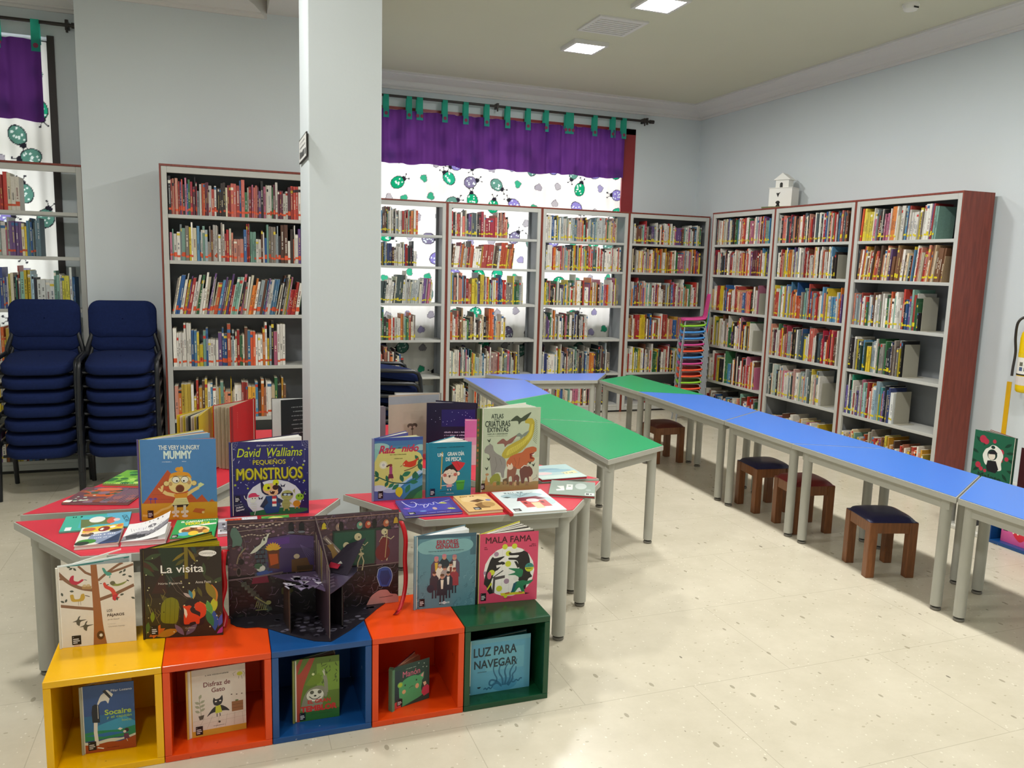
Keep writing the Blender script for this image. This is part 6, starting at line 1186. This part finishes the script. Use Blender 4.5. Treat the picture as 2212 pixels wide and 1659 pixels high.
t = thing('fire_extinguisher', 'yellow fire extinguisher hanging at the right edge of the photo', 'fire extinguisher', (5.085,3.79,.82))
EY = mat('extinguisher_yellow', 'e8c408', .25); EL = M['paint']
MB([EY]).lathe([(.07,.0),(.078,.01),(.08,.03),(.08,.36),(.074,.395),(.055,.425),(.03,.44),(.022,.46)], n=32).build('cylinder', t)
MB([M['rod']]).lathe([(.02,.455),(.024,.47),(.018,.495)]).box((-.02,-.09,.49),(.02,.03,.502)).box((-.012,-.1,.515),(.012,.02,.525)).build('valve', t)
MB([M['rod']]).tube(sm([(-.01,.02,.48),(-.03,.06,.50),(-.05,.092,.46),(-.04,.105,.36),(-.03,.1,.26),(-.04,.098,.15),(-.045,.095,.1)]), .0085).build('hose', t)
mb = MB([EL]); N = 24
def band(z0, z1, c, r=.0808, a0=0, a1=2*PI):
    for k in range(N): q0 = a0+(a1-a0)*k/N; q1 = a0+(a1-a0)*(k+1)/N; mb.raw([(r*math.cos(q0),r*math.sin(q0),z0),(r*math.cos(q1),r*math.sin(q1),z0),(r*math.cos(q1),r*math.sin(q1),z1),(r*math.cos(q0),r*math.sin(q0),z1)], [(0,1,2,3)], c)
band(.115,.26,'e8e6dc'); band(.235,.262,'e2c21c',.0811); band(.115,.125,'2a2a2a',.0811); band(.05,.11,'d8d0c8')
def wrap_text(s, z, h, c, qc, r=.0815):
    vs, fs, x0, x1, y0, y1 = text_geo(s, .02); k = h/(y1-y0); mb.raw([(r*math.cos(qc+(x-(x0+x1)/2)*k/r), r*math.sin(qc+(x-(x0+x1)/2)*k/r), z+(y-y0)*k) for x, y in vs], fs, c)
wrap_text('EXTINTOR', .240, .016, '202020', PI+.35+.45); wrap_text('PROPOSITO', .218, .012, '202020', PI+.35+.45)
for i in range(4):
    for j in range(2): q = PI-.3+.42*i; z = .145+.033*j; mb.raw([(.0815*math.cos(q+d),.0815*math.sin(q+d),zz) for d, zz in ((0,z),(.3,z),(.3,z+.026),(0,z+.026))], [(0,1,2,3)], ['4a5a7a','6a6a5a','3a3a44','7a7468'][(i+j)%4])
mb.build('label_band', t)
MB([M['rod']]).box((.05,-.02,.40),(.094,.02,.45)).build('wall_bracket', t)
o = MB([mat('yellow_tape','e0ae10',.5)]).box((5.176,3.985,.36),(5.1795,4.02,.86)).build('wall_tape'); tag(o, 'vertical yellow tape strip on the wall under the extinguisher', 'tape')
# cardboard castle on the right-wall bookcase
t = thing('model_house', 'white cardboard model house on top of the right-wall bookcases', 'model house', (5.01,6.375,UH+.0005), math.radians(-62))
mb = MB([mat('grass_base','6a6e4a',.9,noise=.4,nscale=60)]); mb.prism([(-.15+.02*math.sin(k*2.7)+0, -.12+.0*k) for k in range(1)]+[(-.15,-.12),(-.05,-.135),(.06,-.125),(.16,-.13),(.165,.0),(.155,.11),(-.15,.11)][0:7], 0, .014); mb.build('grass_base', t)
mb = MB([M['white'], M['dark']]); mb.box((-.10,-.08,.0145),(.12,.08,.185)).box((-.105,-.085,.185),(.125,.085,.19))
mb.raw([(-.01+.022*math.cos(q),-.0805,.05+.02*math.sin(q)) for q in [PI*i/8 for i in range(9)]]+[(-.032,-.0805,.0145),(.012,-.0805,.0145)], [tuple(range(8,-1,-1))+(10,9)[::-1]], mi=1); mb.raw([(-.03,-.0805,.14),(-.012,-.0805,.10),(.0,-.0805,.13),(.012,-.0805,.15),(-.006,-.0805,.14)], [(0,1,2,3,4)], mi=1); mb.build('lower_storey', t)
mb = MB([M['white'], M['dark']]); mb.box((-.055,-.05,.1905),(.07,.055,.265)); mb.raw([(-.075,-.06,.262),(.09,-.06,.262),(.008,-.06,.325),(-.075,.065,.262),(.09,.065,.262),(.008,.065,.325)], [(0,1,2),(5,4,3),(0,2,5,3),(1,4,5,2),(0,3,4,1)])
mb.raw([(0+.014*math.cos(q),-.0505,.225+.014*math.sin(q)) for q in [PI*i/8 for i in range(9)]]+[(-.014,-.0505,.1905),(.014,-.0505,.1905)], [(0,1,2,3,4,5,6,7,8,9,10)], mi=1); mb.build('upper_storey', t)
# sign plate on the pillar
t = thing('pillar_sign', 'small white sign with black border on the left side of the pillar', 'sign', (.3825,3.93,2.015))
MB([M['dark']]).box((0,-.165,0),(.006,.165,.108)).build('backing', t)
a = Art(.33,.108); a.rect('e8e8e4',.015,.045,.985,.955).scrib('b0b0b0',.45,.2,.7,.08).scrib('8a8a8a',.5,.4,.75,.08).scrib('2a2a2a',.5,.7,.8,.3)
mb = MB([M['paint']]); a.add(mb, frame_m((0,.165),(0,-.165))); mb.build('face', t)
MB([M['dark']]).box((.006,-.1,.04),(.009,-.08,.07)).box((.006,.08,.04),(.009,.1,.07)).build('mount', t)
# paint scuffs are in the plaster; a few coloured odds and ends left on shelf tops
print('objects', len(bpy.data.objects), 'individual shelf books', NB)
